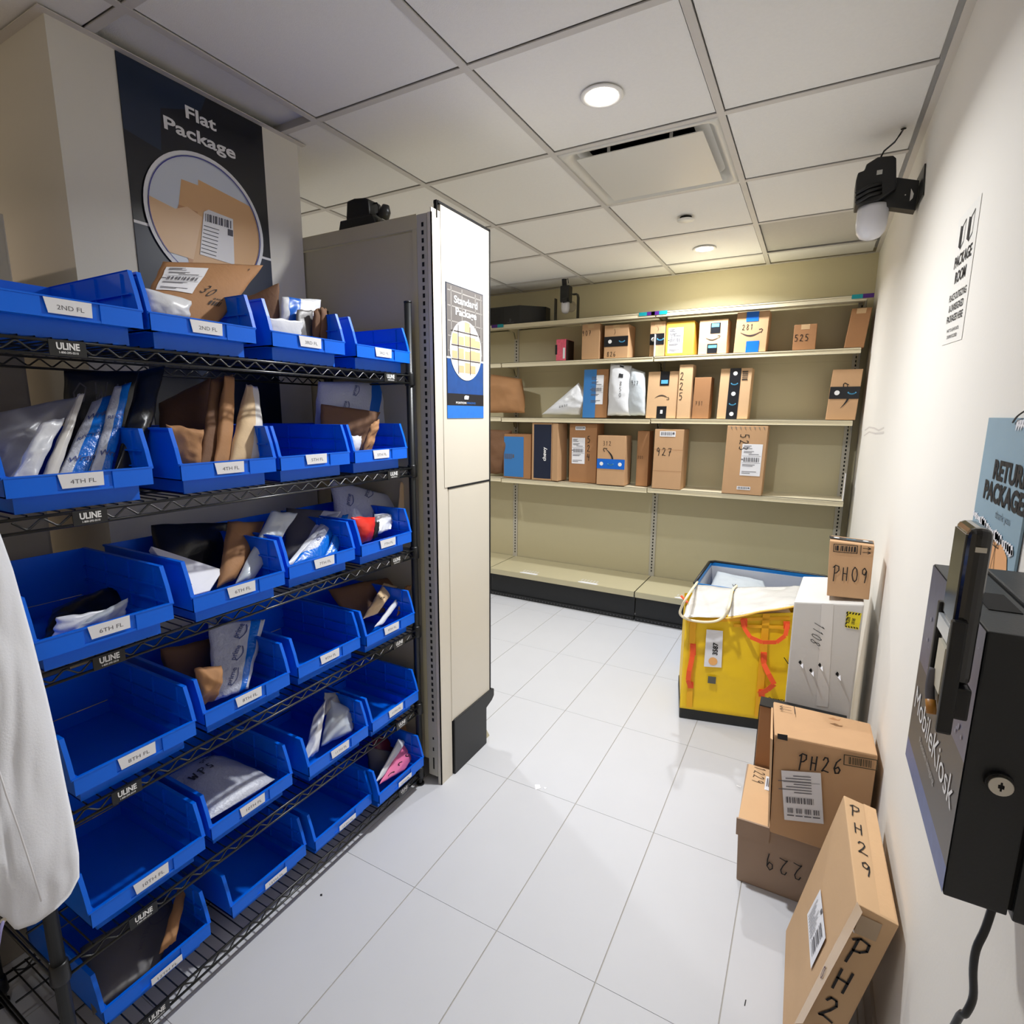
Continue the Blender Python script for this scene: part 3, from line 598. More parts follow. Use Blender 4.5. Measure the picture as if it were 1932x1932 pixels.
# ================================================================== MAILERS AND BAGS
GM = 'parcels in the blue bins'
def patch(name, P, th, m, label=None, cat='mailer', group=GM, nx=22, ny=26, crink=.004, freq=14., power=.45, bands=None, seed=0, wob=.004, sag=0., edge=.1):
    """closed pillow between four world corners bl, br, tr, tl; returns root and a surface frame"""
    bl, br, tr, tl = [Vector(p) for p in P]; c = (bl + br + tr + tl) / 4
    U = ((br - bl) + (tr - tl)); V = ((tl - bl) + (tr - br)); n = U.cross(V).normalized()
    if n.dot(CAM - c) < 0: n = -n
    W = U.length / 2; Hh = V.length / 2; sd = seed * 7.31
    def base(u, v): return (bl * (1 - u) + br * u) * (1 - v) + (tl * (1 - u) + tr * u) * v
    def env(u, v):
        a = min(1, max(0, 4 * u * (1 - u))); b = min(1, max(0, 4 * v * (1 - v))); return (a ** power) * (b ** power)
    def disp(u, v, side):
        q = Vector((u * W * freq + sd, v * Hh * freq, side * 3.1 + sd))
        k = NZ.noise(q) * .6 + (.5 - abs(NZ.noise(q * .55 + Vector((9, 4, 2)))) * 1.6) * .8 + NZ.noise(q * 2.6) * .25
        return k * crink * min(1, env(u, v) * 1.6 + .15)
    def surf(u, v, side=1, e=0.):
        p = base(u, v); h = th / 2 * env(u, v)
        j = Vector((NZ.noise(Vector((u * 3 + sd, v * 5, 1))), NZ.noise(Vector((u * 4, v * 3 + sd, 5))), 0))
        p = p + U.normalized() * (j.x * wob) + V.normalized() * (j.y * wob)
        if sag: p = p + n * (sag * math.sin(math.pi * v)) 
        return p + n * side * (h + e) + n * disp(u, v, side) + (n * (abs(e) if side < 0 else 0) * 0)
    vs = []; fs = []; mats = []
    for side in (1, -1):
        for j in range(ny + 1):
            for i in range(nx + 1): vs.append(surf(i / nx, j / ny, side) if 0 < i < nx and 0 < j < ny else surf(i / nx, j / ny, 1) + n * (0 if side > 0 else -.0012))
    S = (nx + 1) * (ny + 1); bands = bands or []
    ml = [m] + [b[-1] for b in bands]
    for sidx in (0, 1):
        for j in range(ny):
            for i in range(nx):
                a = sidx * S + j * (nx + 1) + i; f = (a, a + 1, a + nx + 2, a + nx + 1); fs.append(f if sidx == 0 else f[::-1])
                u, v = (i + .5) / nx, (j + .5) / ny; mi = 0
                for bi, (ax, lo, hi, _) in enumerate(bands):
                    if lo <= (u if ax == 'u' else v) <= hi: mi = bi + 1
                mats.append(mi)
    for i in range(nx): fs.append((i + 1, i, S + i, S + i + 1)); mats.append(0); a = ny * (nx + 1); fs.append((a + i, a + i + 1, S + a + i + 1, S + a + i)); mats.append(0)
    for j in range(ny): a = j * (nx + 1); fs.append((a, a + nx + 1, S + a + nx + 1, S + a)); mats.append(0); a += nx; fs.append((a + nx + 1, a, S + a, S + a + nx + 1)); mats.append(0)
    me = bpy.data.meshes.new(name); me.from_pydata([tuple(v - c) for v in vs], [], fs)
    for q in ml: me.materials.append(q)
    me.update()
    for p, mi in zip(me.polygons, mats): p.material_index = mi; p.use_smooth = True
    bm = bmesh.new(); bm.from_mesh(me); bmesh.ops.recalc_face_normals(bm, faces=list(bm.faces)); bm.to_mesh(me); bm.free()
    o = bpy.data.objects.new(name, me); COL.objects.link(o); o.location = c
    tag(o, label, cat, group)
    return o, Pf(lambda u, v, e: surf(u, v, 1, e), W, Hh), W, Hh
def mail(name, px, off, th, m, label, **k):
    offs = off if isinstance(off, (list, tuple)) else [off] * 4
    return patch(name, [at_r(u, v, o) for (u, v), o in zip(px, offs)], th, m, label, **k)
def ptext(o, F, items, m=None, name='print'):
    mb = MB()
    for (t, u, v, h, wdt, ang) in items: text(mb, F, t, u * F.W, v * F.H, h, wdt, .01, ang)
    return obj(name, mb, m or mat('blue_grey_print', (70, 84, 140), .5), o, world=True)
def primeprints(o, F, n=4, s=.016, m=None, seed=1, ang=1.2):
    r = random.Random(seed); mb = MB()
    for i in range(n):
        u, v = r.uniform(.15, .6), (i + .4) / (n + .3)
        text(mb, F, 'prime', u * F.W, v * F.H, s, s * 3, .01, ang)
        ca, sa = math.cos(ang), math.sin(ang); bx, by = u * F.W, v * F.H
        pts = [(bx + (t * s * 3) * ca + s * .45 * (1 - 0) * sa * .6 + .6 * s * math.sin(math.pi * t) * sa, by + (t * s * 3) * sa - s * .35 * ca - .5 * s * math.sin(math.pi * t) * ca) for t in [k / 6 for k in range(7)]]
        ribbon(mb, F, pts, s * .16)
    return obj('print', mb, m or mat('blue_grey_print', (70, 84, 140), .5), o, world=True)
def recyc(mb, F, u, v, s):
    for k in range(3):
        a = 2 * math.pi * k / 3; ribbon(mb, F, [(u + s * math.cos(a + t), v + s * math.sin(a + t)) for t in (0, .5, 1.0, 1.5)], s * .45)

# --- top shelf
o, F, W, Hh = mail('kraft_mailer', [(262, 590), (402, 622), (497, 500), (308, 493)], [-.05, -.06, -.14, -.14], .02, M_KPAPER, 'large kraft padded mailer marked 30 with white shipping label, second 2ND FL bin', crink=.003, freq=6, seed=1)
ship_label(o, F, .05 * W, .44 * W, .40 * Hh, .86 * Hh, 0)
hand(o, F, '30', .50 * W, .45 * Hh, .032, ang=-.5); hand(o, F, '9', .86 * W, .86 * Hh, .012)
mb = MB(); barcode(mb, F, .70 * W, .86 * W, .28 * Hh, .34 * Hh, 8); barcode(mb, F, .72 * W, .84 * W, .36 * Hh, .38 * Hh, 8); obj('print', mb, M_INK, o, world=True)
mail('poly_mailer', [(272, 604), (352, 612), (361, 568), (262, 542)], -.02, .04, M_POLYW, 'small crumpled white poly mailer lying in front of the large kraft mailer', crink=.012, freq=22, seed=2)
mail('kraft_mailer', [(480, 640), (528, 645), (526, 534), (452, 566)], [-.16, -.14, -.14, -.2], .02, M_KPAPER2, 'brown kraft mailer standing at the left of the first 3RD FL bin', crink=.003, seed=3)
o, F, W, Hh = mail('poly_mailer', [(528, 640), (592, 640), (606, 566), (532, 560)], [-.11, -.11, -.13, -.13], .03, M_POLYW, 'white poly mailer with blue band behind the charcoal mailer on the top shelf', bands=[('u', .12, .42, M_TAPEBL)], crink=.01, freq=20, seed=4)
mail('poly_mailer', [(556, 640), (588, 644), (592, 586), (560, 584)], [-.07, -.07, -.09, -.09], .012, M_POLYDG, 'charcoal poly mailer in the middle of the first 3RD FL bin', seed=5)
mail('envelope', [(512, 636), (566, 642), (573, 606), (506, 600)], -.03, .008, M_POLYW, 'plain white envelope at the front of the first 3RD FL bin', crink=.003, seed=6)
mail('kraft_mailer', [(590, 645), (606, 648), (604, 580), (592, 586)], -.06, .02, M_KPAPER2, 'narrow dark brown mailer beside the charcoal one on the top shelf', seed=7)
mail('kraft_mailer', [(604, 646), (622, 648), (617, 582), (605, 580)], -.05, .012, M_KPAPER2, 'dark brown folded mailer, rightmost in the first 3RD FL bin', seed=8)
# --- second shelf
mail('poly_mailer', [(-90, 925), (50, 912), (150, 748), (-60, 790)], [-.08, -.08, -.17, -.17], .05, M_POLYG, 'big grey poly mailer at far left of the first 4TH FL bin', crink=.012, freq=12, seed=10, nx=30, ny=30)
o, F, W, Hh = mail('poly_mailer', [(120, 880), (250, 860), (275, 700), (122, 700)], [-.27, -.25, -.25, -.27], .04, M_POLYK, 'black poly bag with pale lettering at the back of the first 4TH FL bin', crink=.008, seed=11)
hand(o, F, 'OWN-', .08 * W, .62 * Hh, .055, M_GREYINK, .003)
mail('poly_mailer', [(18, 912), (66, 910), (122, 788), (78, 796)], [-.02, -.02, -.08, -.08], .02, M_POLYW, 'crumpled white poly strip in front of the big grey mailer', crink=.014, freq=22, seed=12)
mail('poly_mailer', [(72, 912), (106, 908), (160, 742), (146, 744)], [-.04, -.04, -.14, -.14], .018, M_CLEARB, 'pale poly mailer between the grey and the blue-banded mailers', crink=.01, freq=16, seed=13)
o, F, W, Hh = mail('bubble_mailer', [(104, 908), (168, 902), (226, 738), (172, 760)], [-.05, -.05, -.15, -.15], .022, M_BUBW, 'white bubble mailer with a wide blue band, left of its twin', bands=[('u', .42, .92, M_POLYB)], crink=.005, freq=20, seed=14)
ptext(o, F, [('Wrap', .12, .18, .016, None, .0), ('RECYCLE', .1, .45, .01, None, 0), ('Wrap', .12, .7, .016, None, 0)])
o, F, W, Hh = mail('bubble_mailer', [(170, 902), (208, 900), (248, 722), (214, 730)], [-.04, -.04, -.14, -.14], .02, M_BUBW, 'white bubble mailer with a blue band, leaning against the dark poly bag', bands=[('u', .45, 1, M_POLYB)], crink=.005, freq=20, seed=15)
ptext(o, F, [('Wrap', .1, .2, .014, None, .0), ('RECYCLE', .08, .6, .009, None, 0)])
mail('poly_mailer', [(212, 900), (264, 890), (312, 690), (262, 700)], [-.05, -.06, -.18, -.18], .03, M_POLYK, 'glossy black poly mailer at the right of the first 4TH FL bin', crink=.01, freq=12, seed=16)
mail('paper_bag', [(300, 870), (392, 870), (398, 712), (300, 760)], [-.22, -.2, -.24, -.26], .06, M_KPAPER2, 'dark brown paper package at the back left of the second 4TH FL bin', crink=.01, freq=10, seed=17)
mail('paper_bag', [(328, 878), (376, 880), (384, 812), (312, 800)], -.05, .05, M_KPAPER, 'crumpled brown paper parcel at the front of the second 4TH FL bin', crink=.02, freq=20, seed=18)
mail('kraft_mailer', [(376, 884), (412, 882), (440, 706), (398, 716)], [-.04, -.05, -.16, -.14], .018, M_KPAPER2, 'tall brown paper mailer left of the wider kraft mailer in the second 4TH FL bin', crink=.006, freq=8, seed=19)
mail('kraft_mailer', [(404, 884), (434, 880), (442, 712), (424, 708)], [-.03, -.04, -.14, -.12], .022, M_KPAPER, 'tall kraft mailer right of the darker one in the second 4TH FL bin', crink=.005, freq=8, seed=20)
mail('poly_mailer', [(430, 880), (498, 872), (486, 730), (464, 724)], [-.03, -.04, -.12, -.12], .04, M_CLEARB, 'cream package in cloudy plastic, right side of the second 4TH FL bin', bands=[('u', .0, .55, M_KPAPER3)], crink=.006, freq=12, seed=21)
o, F, W, Hh = mail('bubble_mailer', [(590, 850), (728, 846), (752, 722), (600, 720)], [-.2, -.16, -.16, -.24], .03, M_BUBW, 'tall white mailer with dark blue band standing in the second 5TH FL bin', bands=[('u', .62, .78, M_TAPEBL)], crink=.006, seed=22)
primeprints(o, F, 4, .013, seed=3, ang=1.4)
mail('kraft_mailer', [(604, 846), (688, 848), (718, 778), (606, 762)], [-.15, -.1, -.1, -.18], .016, M_KPAPER2, 'dark brown mailer in front of the tall blue-banded mailer', crink=.003, seed=23)
mail('paper_bag', [(684, 852), (700, 852), (716, 790), (700, 800)], -.05, .02, M_KPAPER, 'small shiny brown wrapped parcel in the second 5TH FL bin', crink=.014, freq=24, seed=24)
mail('envelope', [(660, 856), (676, 852), (682, 822), (662, 822)], -.03, .02, M_POLYW, 'small white packet at the left of the second 5TH FL bin', crink=.002, seed=25)
# --- third shelf
mail('poly_mailer', [(80, 1210), (240, 1165), (236, 1105), (100, 1150)], [-.10, -.12, -.24, -.24], .04, M_POLYK, 'dark crumpled poly bag at the back of the first 6TH FL bin', crink=.02, freq=14, seed=30)
mail('poly_mailer', [(98, 1206), (150, 1190), (205, 1150), (108, 1165)], -.06, .02, M_POLYW, 'small crumpled white packet in the first 6TH FL bin', crink=.012, freq=22, seed=31)
mail('poly_mailer', [(132, 1198), (236, 1168), (242, 1128), (170, 1165)], -.05, .02, M_POLYS, 'crumpled pale grey poly mailer beside the white packet, first 6TH FL bin', crink=.012, freq=22, seed=32)
mail('poly_mailer', [(300, 1120), (430, 1090), (430, 985), (285, 990)], [-.24, -.2, -.22, -.28], .07, M_POLYK, 'big glossy black poly bag in the second 6TH FL bin', crink=.02, freq=10, seed=33)
bx = MB(); q = [at_r(352, 1126, -.01), at_r(396, 1114, -.02), at_r(421, 1075, -.07), at_r(285, 1030, -.16)]
q[3] = q[0] + (q[3] - q[0]); cen = sum(q, Vector()) / 4
nn = (q[1] - q[0]).cross(q[3] - q[0]).normalized(); nn = nn if nn.dot(CAM - cen) > 0 else -nn
bx.hexa([p - nn * .018 - cen for p in q] + [p - cen for p in q])
o = tag(obj('card_box', bx, M_CARD, None, loc=cen, bevel=.002), 'flat white card box leaning out of the second 6TH FL bin', 'box', GM)
Fq = Fr(q[0], q[1] - q[0], q[3] - q[0] - (q[1] - q[0]) * ((q[3] - q[0]).dot(q[1] - q[0]) / (q[1] - q[0]).length_squared), .001)
if Fq.N.dot(nn) < 0: Fq.e = -.001
mb = MB(); barcode(mb, Fq, .02, .045, .03, .045, 8); obj('print', mb, M_GREYINK, o, world=True)
mail('kraft_mailer', [(410, 1108), (448, 1092), (500, 984), (430, 984)], [-.04, -.05, -.16, -.16], .04, M_KPAPER, 'kraft mailer between the black bag and the silver mailer, third shelf', crink=.01, freq=10, seed=34)
mail('poly_mailer', [(442, 1104), (478, 1094), (562, 968), (512, 964)], [-.02, -.02, -.12, -.12], .025, M_POLYS, 'silvery white poly mailer leaning right in the second 6TH FL bin', crink=.012, freq=16, seed=35)
mail('bubble_mailer', [(536, 1052), (572, 1060), (644, 965), (540, 958)], [-.12, -.06, -.14, -.26], .022, M_POLYDG, 'dark-lettered grey mailer at the back of the first 7TH FL bin', bands=[('u', .66, 1, M_POLYW)], crink=.005, seed=36)
o, F, W, Hh = mail('bubble_mailer', [(538, 1068), (560, 1064), (642, 968), (618, 972)], [-.03, -.03, -.13, -.15], .016, M_POLYW, 'thin white mailer leaning right in the first 7TH FL bin', crink=.004, seed=37)
o, F, W, Hh = mail('bubble_mailer', [(552, 1066), (610, 1052), (650, 974), (604, 992)], [-.02, -.03, -.12, -.12], .02, M_BUBW, 'white bubble mailer with a blue edge in the first 7TH FL bin', bands=[('u', .55, 1, M_POLYB), ('v', 0, .25, M_POLYB)], crink=.005, seed=38)
mb = MB(); recyc(mb, F, .35 * W, .5 * Hh, .008); obj('print', mb, mat('blue_grey_print', (70, 84, 140), .5), o, world=True)
mail('bubble_mailer', [(610, 1054), (636, 1044), (658, 970), (646, 972)], [-.02, -.02, -.1, -.1], .012, M_POLYB, 'narrow bright blue bubble mailer at the right of the first 7TH FL bin', crink=.004, seed=39)
o, F, W, Hh = mail('bubble_mailer', [(640, 1015), (742, 1000), (766, 942), (622, 905)], [-.2, -.1, -.12, -.28], .03, M_BUBW, 'wide white mailer with small blue lettering in the second 7TH FL bin', bands=[('u', .9, 1, M_POLYB)], crink=.006, seed=40)
primeprints(o, F, 4, .014, seed=8, ang=1.3)
mail('poly_mailer', [(674, 1028), (700, 1020), (708, 975), (662, 976)], -.04, .04, M_POLYR, 'bright red poly bag in the second 7TH FL bin', crink=.012, freq=16, seed=41)
mail('poly_mailer', [(706, 1010), (738, 998), (744, 968), (706, 970)], [-.04, -.04, -.09, -.09], .03, M_POLYW, 'small crumpled white poly bag right of the red one', crink=.014, freq=24, seed=42)
mail('tube', [(703, 1018), (712, 1014), (717, 984), (707, 984)], -.03, .01, M_BLACKP, 'small black packet between the red and white bags', crink=.001, seed=43)
mail('kraft_mailer', [(748, 1006), (762, 1002), (770, 912), (756, 908)], -.08, .014, M_KPAPER3, 'pale kraft mailer edge at far right of the second 7TH FL bin', crink=.004, seed=44)
# --- fourth shelf
mail('kraft_mailer', [(320, 1300), (395, 1290), (400, 1205), (300, 1225)], [-.25, -.22, -.22, -.26], .04, M_KPAPER2, 'dark brown mailer at the back of the second 8TH FL bin', crink=.006, seed=50)
o, F, W, Hh = mail('bubble_mailer', [(404, 1322), (468, 1300), (500, 1168), (392, 1178)], [-.08, -.05, -.16, -.2], .03, M_BUBW, 'large grey-white bubble mailer with a blue stripe on its right edge, fourth shelf', bands=[('u', .72, .93, M_POLYB)], crink=.007, freq=16, seed=51)
primeprints(o, F, 3, .015, seed=5, ang=1.25)
mail('paper_bag', [(376, 1334), (402, 1322), (418, 1256), (368, 1260)], -.03, .04, M_KPAPER, 'crumpled brown paper bag in front of the large bubble mailer', crink=.022, freq=22, seed=52)
mail('kraft_mailer', [(660, 1172), (760, 1146), (778, 1080), (618, 1112)], [-.16, -.1, -.14, -.26], .03, M_KPAPER2, 'wide dark brown mailer at the back of the second 9TH FL bin', crink=.006, seed=53)
o, F, W, Hh = mail('kraft_mailer', [(684, 1168), (712, 1158), (750, 1106), (724, 1100)], [-.06, -.06, -.12, -.14], .02, M_KPAPER3, 'tan mailer with a printed pattern in the second 9TH FL bin', crink=.004, seed=54)
mb = MB(); recyc(mb, F, .5 * W, .5 * Hh, .008); obj('print', mb, M_INK, o, world=True)
mail('envelope', [(706, 1184), (722, 1178), (758, 1130), (750, 1126)], [-.02, -.02, -.07, -.07], .014, M_POLYW, 'narrow white envelope in front of the tan mailer', crink=.001, seed=55)
mail('kraft_mailer', [(748, 1162), (762, 1156), (776, 1104), (764, 1106)], -.05, .014, M_KPAPER, 'brown mailer end at far right of the second 9TH FL bin', crink=.004, seed=56)
# --- fifth shelf
o, F, W, Hh = mail('bubble_mailer', [(392, 1548), (520, 1470), (404, 1424), (306, 1470)], [-.03, -.03, -.32, -.32], .07, M_BUBW, 'puffy grey-white mailer lying flat in the second 10TH FL bin', crink=.008, freq=12, power=.5, seed=60)
hand(o, F, 'WPS', .2 * W, .55 * Hh, .035, mat('faint_ink', (70, 70, 78), .7), .004); ptext(o, F, [('prime', .5, .75, .02, None, .3)], M_GREYINK)
mail('poly_mailer', [(606, 1408), (660, 1384), (672, 1345), (622, 1318)], [-.06, -.05, -.08, -.12], .07, M_POLYS, 'puffy silver white plastic bag in the first 11TH FL bin', crink=.018, freq=16, seed=61)
mail('poly_mailer', [(572, 1440), (600, 1418), (616, 1318), (592, 1352)], [-.03, -.03, -.09, -.09], .025, M_POLYW, 'crumpled white poly strip left of the silver bag', crink=.016, freq=24, seed=62)
mail('poly_mailer', [(610, 1350), (645, 1330), (640, 1306), (612, 1306)], [-.1, -.1, -.14, -.14], .02, M_POLYG, 'crumpled grey bag top behind the silver bag', crink=.014, freq=22, seed=63)
# --- bottom shelf
o, F, W, Hh = mail('poly_mailer', [(175, 1915), (300, 1830), (345, 1670), (150, 1790)], [-.05, -.05, -.22, -.22], .035, M_POLYDG, 'large charcoal poly mailer with a round mark in the first bottom bin', crink=.006, freq=8, seed=70)
mb = MB(); ribbon(mb, F, arcpts(.78 * W, .72 * Hh, .025, .025, 0, 6.28, 20), .003); text(mb, F, 'METER', .62 * W, .35 * Hh, .011, .06, .01, 1.3); obj('print', mb, M_GREYINK, o, world=True)
mail('kraft_mailer', [(300, 1800), (332, 1775), (356, 1662), (334, 1680)], [-.04, -.04, -.14, -.14], .018, M_KPAPER, 'brown mailer leaning beside the charcoal mailer, bottom shelf', crink=.005, seed=71)
mail('poly_mailer', [(700, 1470), (722, 1460), (742, 1420), (690, 1408)], [-.1, -.05, -.08, -.16], .03, M_POLYDG, 'dark poly mailer left of the pink package', crink=.008, seed=72)
mail('poly_mailer', [(708, 1478), (722, 1466), (766, 1398), (752, 1394)], [-.01, -.02, -.06, -.07], .012, M_POLYW, 'white-edged packet beside the pink package', crink=.006, seed=73)
o, F, W, Hh = mail('poly_mailer', [(716, 1480), (764, 1452), (794, 1406), (762, 1392)], [-.01, -.01, -.05, -.08], .02, M_POLYP, 'bright pink package with black squiggles in the rightmost bottom bin', crink=.004, seed=74)
mb = MB()
for i in range(4): ribbon(mb, F, arcpts((.3 + .14 * i) * W, (.12 + .22 * i) * Hh, .012, .008, .3 + i, 3.6 + i, 8), .004)
obj('print', mb, M_INK, o, world=True)
mail('poly_mailer', [(712, 1440), (752, 1420), (758, 1385), (700, 1392)], [-.12, -.12, -.14, -.18], .03, M_MAROON, 'maroon poly mailer behind the pink package', crink=.006, seed=75)
mail('kraft_mailer', [(752, 1425), (786, 1408), (790, 1338), (744, 1350)], [-.1, -.06, -.1, -.14], .02, M_KPAPER, 'brown mailer behind the pink package at far right', crink=.006, seed=76)

# ================================================================== PARCELS ON THE BACK SHELVES
GP = 'parcels on the back shelves'
def carton(name, label, p, y, dep, m=M_KRAFT, lean=0., cat='box', group=GP, skew=0., seam=True, zfix=None, bev=.003):
    """box whose front face spans pixels p=(left, top, right, bottom) on the plane at depth y"""
    a = at_y(p[0], p[3], y); b = at_y(p[2], p[3], y); t = at_y((p[0] + p[2]) / 2, p[1], y)
    x0, x1 = a.x, b.x; z0 = zfix if zfix is not None else min(a.z, b.z); z1 = t.z
    for ka, kb in (('a', 't'), ('b', 'a'), ('c', 'b')):
        if abs(z0 - SHZ[ka]) < .01: z1 = min(z1, SHZ[kb] - .042)
    cx = (x0 + x1) / 2; hw = (x1 - x0) / 2; h = z1 - z0
    mb = MB().hexa([(-hw, 0, 0), (hw, 0, 0), (hw, dep, 0), (-hw, dep, 0), (-hw + lean, skew, h), (hw + lean, skew, h), (hw + lean, dep + skew, h), (-hw + lean, dep + skew, h)])
    o = tag(obj(name, mb, m, None, loc=(cx, y, z0), bevel=bev), label, cat, group)
    F = Fr((x0, y, z0), (1, 0, 0), (lean, skew, h), .0016); F.W = 2 * hw; F.H = h
    if seam:
        Ft = Fr((x0 + lean, y + skew, z1), (1, 0, 0), (0, 1, 0), .0012); tb = MB(); quad(tb, Ft, hw - .024, hw + .024, 0, dep); quad(tb, F, hw - .024, hw + .024, h - .03, h, .5)
        obj('tape', tb, M_TAPE, o, world=True)
    return o, F
def fquad(name, o, F, m, a, b, c, d, k=1.2): mb = MB(); quad(mb, F, a * F.W, b * F.W, c * F.H, d * F.H, k); return obj(name, mb, m, o, world=True)
def tapeband(o, F, m, a, b, c, d, marks=True, vert=False):
    t = fquad('printed_tape', o, F, m, a, b, c, d, 1.6)
    if marks:
        mb = MB(); W, Hh = F.W, F.H; cx = lambda i, n: (a + (b - a) * (i + .5) / n) * W if not vert else (a + b) / 2 * W; cy = lambda i, n: (c + (d - c) / 2) * Hh if not vert else (c + (d - c) * (i + .5) / n) * Hh
        th = min((b - a) * W, (d - c) * Hh); n = max(2, int(max((b - a) * W, (d - c) * Hh) / th / .9)); m2 = MB()
        for i in range(n):
            x, y = cx(i, n), cy(i, n)
            if i % 2: ribbon(m2, F, arcpts(x, y + th * .1, th * .3, th * .2, 3.5, 5.9, 6), th * .1, 2.4)
            else: poly(mb, F, arcpts(x, y, th * .2, th * .2, 0, 6.28, 10)[:-1], 2.4)
        pa = obj('tape_print', mb, M_WHITEINK, None); pa.parent = t; pb = obj('tape_print', m2, M_LBLUE, None); pb.parent = t
    return t
YA = 2.43
# upper shelf
zf = SHZ['a'] + .001
o, F = carton('gift_box', 'small pink patterned box with dark side, leftmost parcel on the upper back shelf', (1049, 640, 1067, 675), YA, .16, mat('pink_print_card', (226, 92, 116), .5, noise=.35, scale=60), zfix=zf, seam=False)
fquad('side_panel', o, Fr((F.O.x + F.W, YA, zf), (0, 1, 0), (0, 0, 1), .0012) if 0 else F, M_INK, -.1, .12, .3, .75); fquad('sticker', o, F, M_CARD, .72, .95, .1, .6)
sidep = MB(); Fs = Fr((F.O.x + F.W, YA, zf), (0, 1, 0), (0, 0, 1), .0012); quad(sidep, Fs, .004, .156, .004, F.H - .004); obj('side_print', sidep, mat('dark_brown_card', (52, 34, 32), .6), o, world=True)
o, F = carton('carton', 'plain brown carton marked 907 on the upper back shelf', (1097, 606, 1130, 674), YA, .17, zfix=zf); hand(o, F, '907', .02 * F.W, .68 * F.H, .035)
o, F = carton('carton', 'brown carton marked 826 with black printed tape around it', (1139, 613, 1184, 672), YA, .17, zfix=zf); tapeband(o, F, M_TAPEB, 0, 1, .36, .66); smile(o, F, .42 * F.W, .78 * F.H, .04, ang=1.3); hand(o, F, '826', .14 * F.W, .06 * F.H, .034)
o, F = carton('carton', 'narrow brown carton with black printed tape beside the yellow parcel', (1225, 607, 1253, 667), YA, .15, zfix=zf); tapeband(o, F, M_TAPEB, 0, .95, .34, .66); smile(o, F, .5 * F.W, .78 * F.H, .03, ang=1.4)
o, F = carton('padded_parcel', 'bright yellow padded parcel with a white label on the upper shelf', (1254, 606, 1308, 665), YA, .15, mat('yellow_kraft', (240, 190, 70), .6, noise=.05), cat='parcel', zfix=zf, seam=False, bev=.012); ship_label(o, F, .1 * F.W, .62 * F.W, .08 * F.H, .82 * F.H, 0); hand(o, F, '811', .2 * F.W, .5 * F.H, .026, M_GREYINK)
o, F = carton('carton', 'pale cream carton with a curved arrow and two printed stickers', (1317, 603, 1370, 662), YA, .16, M_KRAFT3, zfix=zf, seam=False); smile(o, F, .5 * F.W, .48 * F.H, .09, flip=1); fquad('sticker', o, F, M_TAPEB, .4, .75, .6, .9); fquad('sticker_print', o, F, M_LBLUE, .44, .7, .78, .88, 2.2); fquad('sticker', o, F, M_TAPEB, .32, .68, .02, .3); fquad('sticker_print', o, F, M_LBLUE, .36, .66, .18, .26, 2.2)
o, F = carton('carton', 'brown carton marked 281 with blue tape strips top and bottom', (1384, 586, 1444, 660), YA, .17, M_KRAFT, lean=.008, zfix=zf, seam=False); tapeband(o, F, M_TAPEBL, .3, .68, .76, 1, False); tapeband(o, F, M_TAPEBL, .38, .78, 0, .28, False); smile(o, F, .5 * F.W, .5 * F.H, .13); hand(o, F, '281', .2 * F.W, .56 * F.H, .034)
o, F = carton('carton', 'small brown carton marked 525 on the upper back shelf', (1495, 612, 1538, 655), YA, .13, M_KRAFT2, zfix=zf); hand(o, F, '525', .06 * F.W, .35 * F.H, .04)
o, F = carton('carton', 'plain brown carton leaning right at the right end of the upper back shelf', (1593, 582, 1630, 652), YA, .16, M_KRAFT2, lean=.02, zfix=zf)
# middle shelf
zf = SHZ['b'] + .001
P4 = lambda y, px: [at_y(u, v, y) for u, v in px]
patch('paper_bag', P4(2.46, [(922, 779), (990, 779), (984, 715), (926, 706)]), .16, M_KPAPER, 'crumpled brown paper bag at the left end of the middle back shelf', 'bag', GP, crink=.025, freq=7, seed=80, power=.3)
o, F, W, Hh = patch('poly_mailer', P4(2.46, [(1022, 782), (1094, 783), (1108, 748), (1092, 722)]), .1, M_POLYW, 'white plastic parcel lying tilted, marked with small numbers, left of the blue box', 'parcel', GP, crink=.012, freq=14, seed=81, power=.4)
hand(o, F, '6632', .35 * W, .25 * Hh, .02, ang=.6)
o, F = carton('carton', 'tall blue and brown carton with a white label on the middle shelf', (1099, 697, 1144, 784), YA, .1, M_KRAFT2, lean=.006, zfix=zf, seam=False); fquad('blue_print', o, F, M_LBLUE if 0 else mat('box_blue_print', (52, 120, 186), .6), .0, .52, 0, 1); ship_label(o, F, .28 * F.W, .82 * F.W, .28 * F.H, .88 * F.H, 0)
o, F, W, Hh = patch('poly_mailer', P4(2.44, [(1146, 784), (1190, 784), (1192, 690), (1152, 684)]), .09, M_POLYW, 'tall white poly bag marked 850 standing on the middle shelf', 'parcel', GP, crink=.01, freq=12, seed=82, power=.4)
hand(o, F, '850', .55 * W, .58 * Hh, .03, vertical=True); fquad('tape', o, F, M_TAPEB, 0, 0, 0, 0) if 0 else None
mb = MB(); quad(mb, F, .5 * W, .68 * W, .74 * Hh, .97 * Hh, 2); obj('tape', mb, M_TAPEB, o, world=True)
o, F, W, Hh = patch('poly_mailer', P4(2.44, [(1184, 784), (1218, 784), (1217, 702), (1190, 694)]), .08, M_POLYS, 'silvery poly bag marked 427 beside the taller white one', 'parcel', GP, crink=.01, freq=12, seed=83, power=.4)
hand(o, F, '427', .2 * W, .66 * Hh, .03)
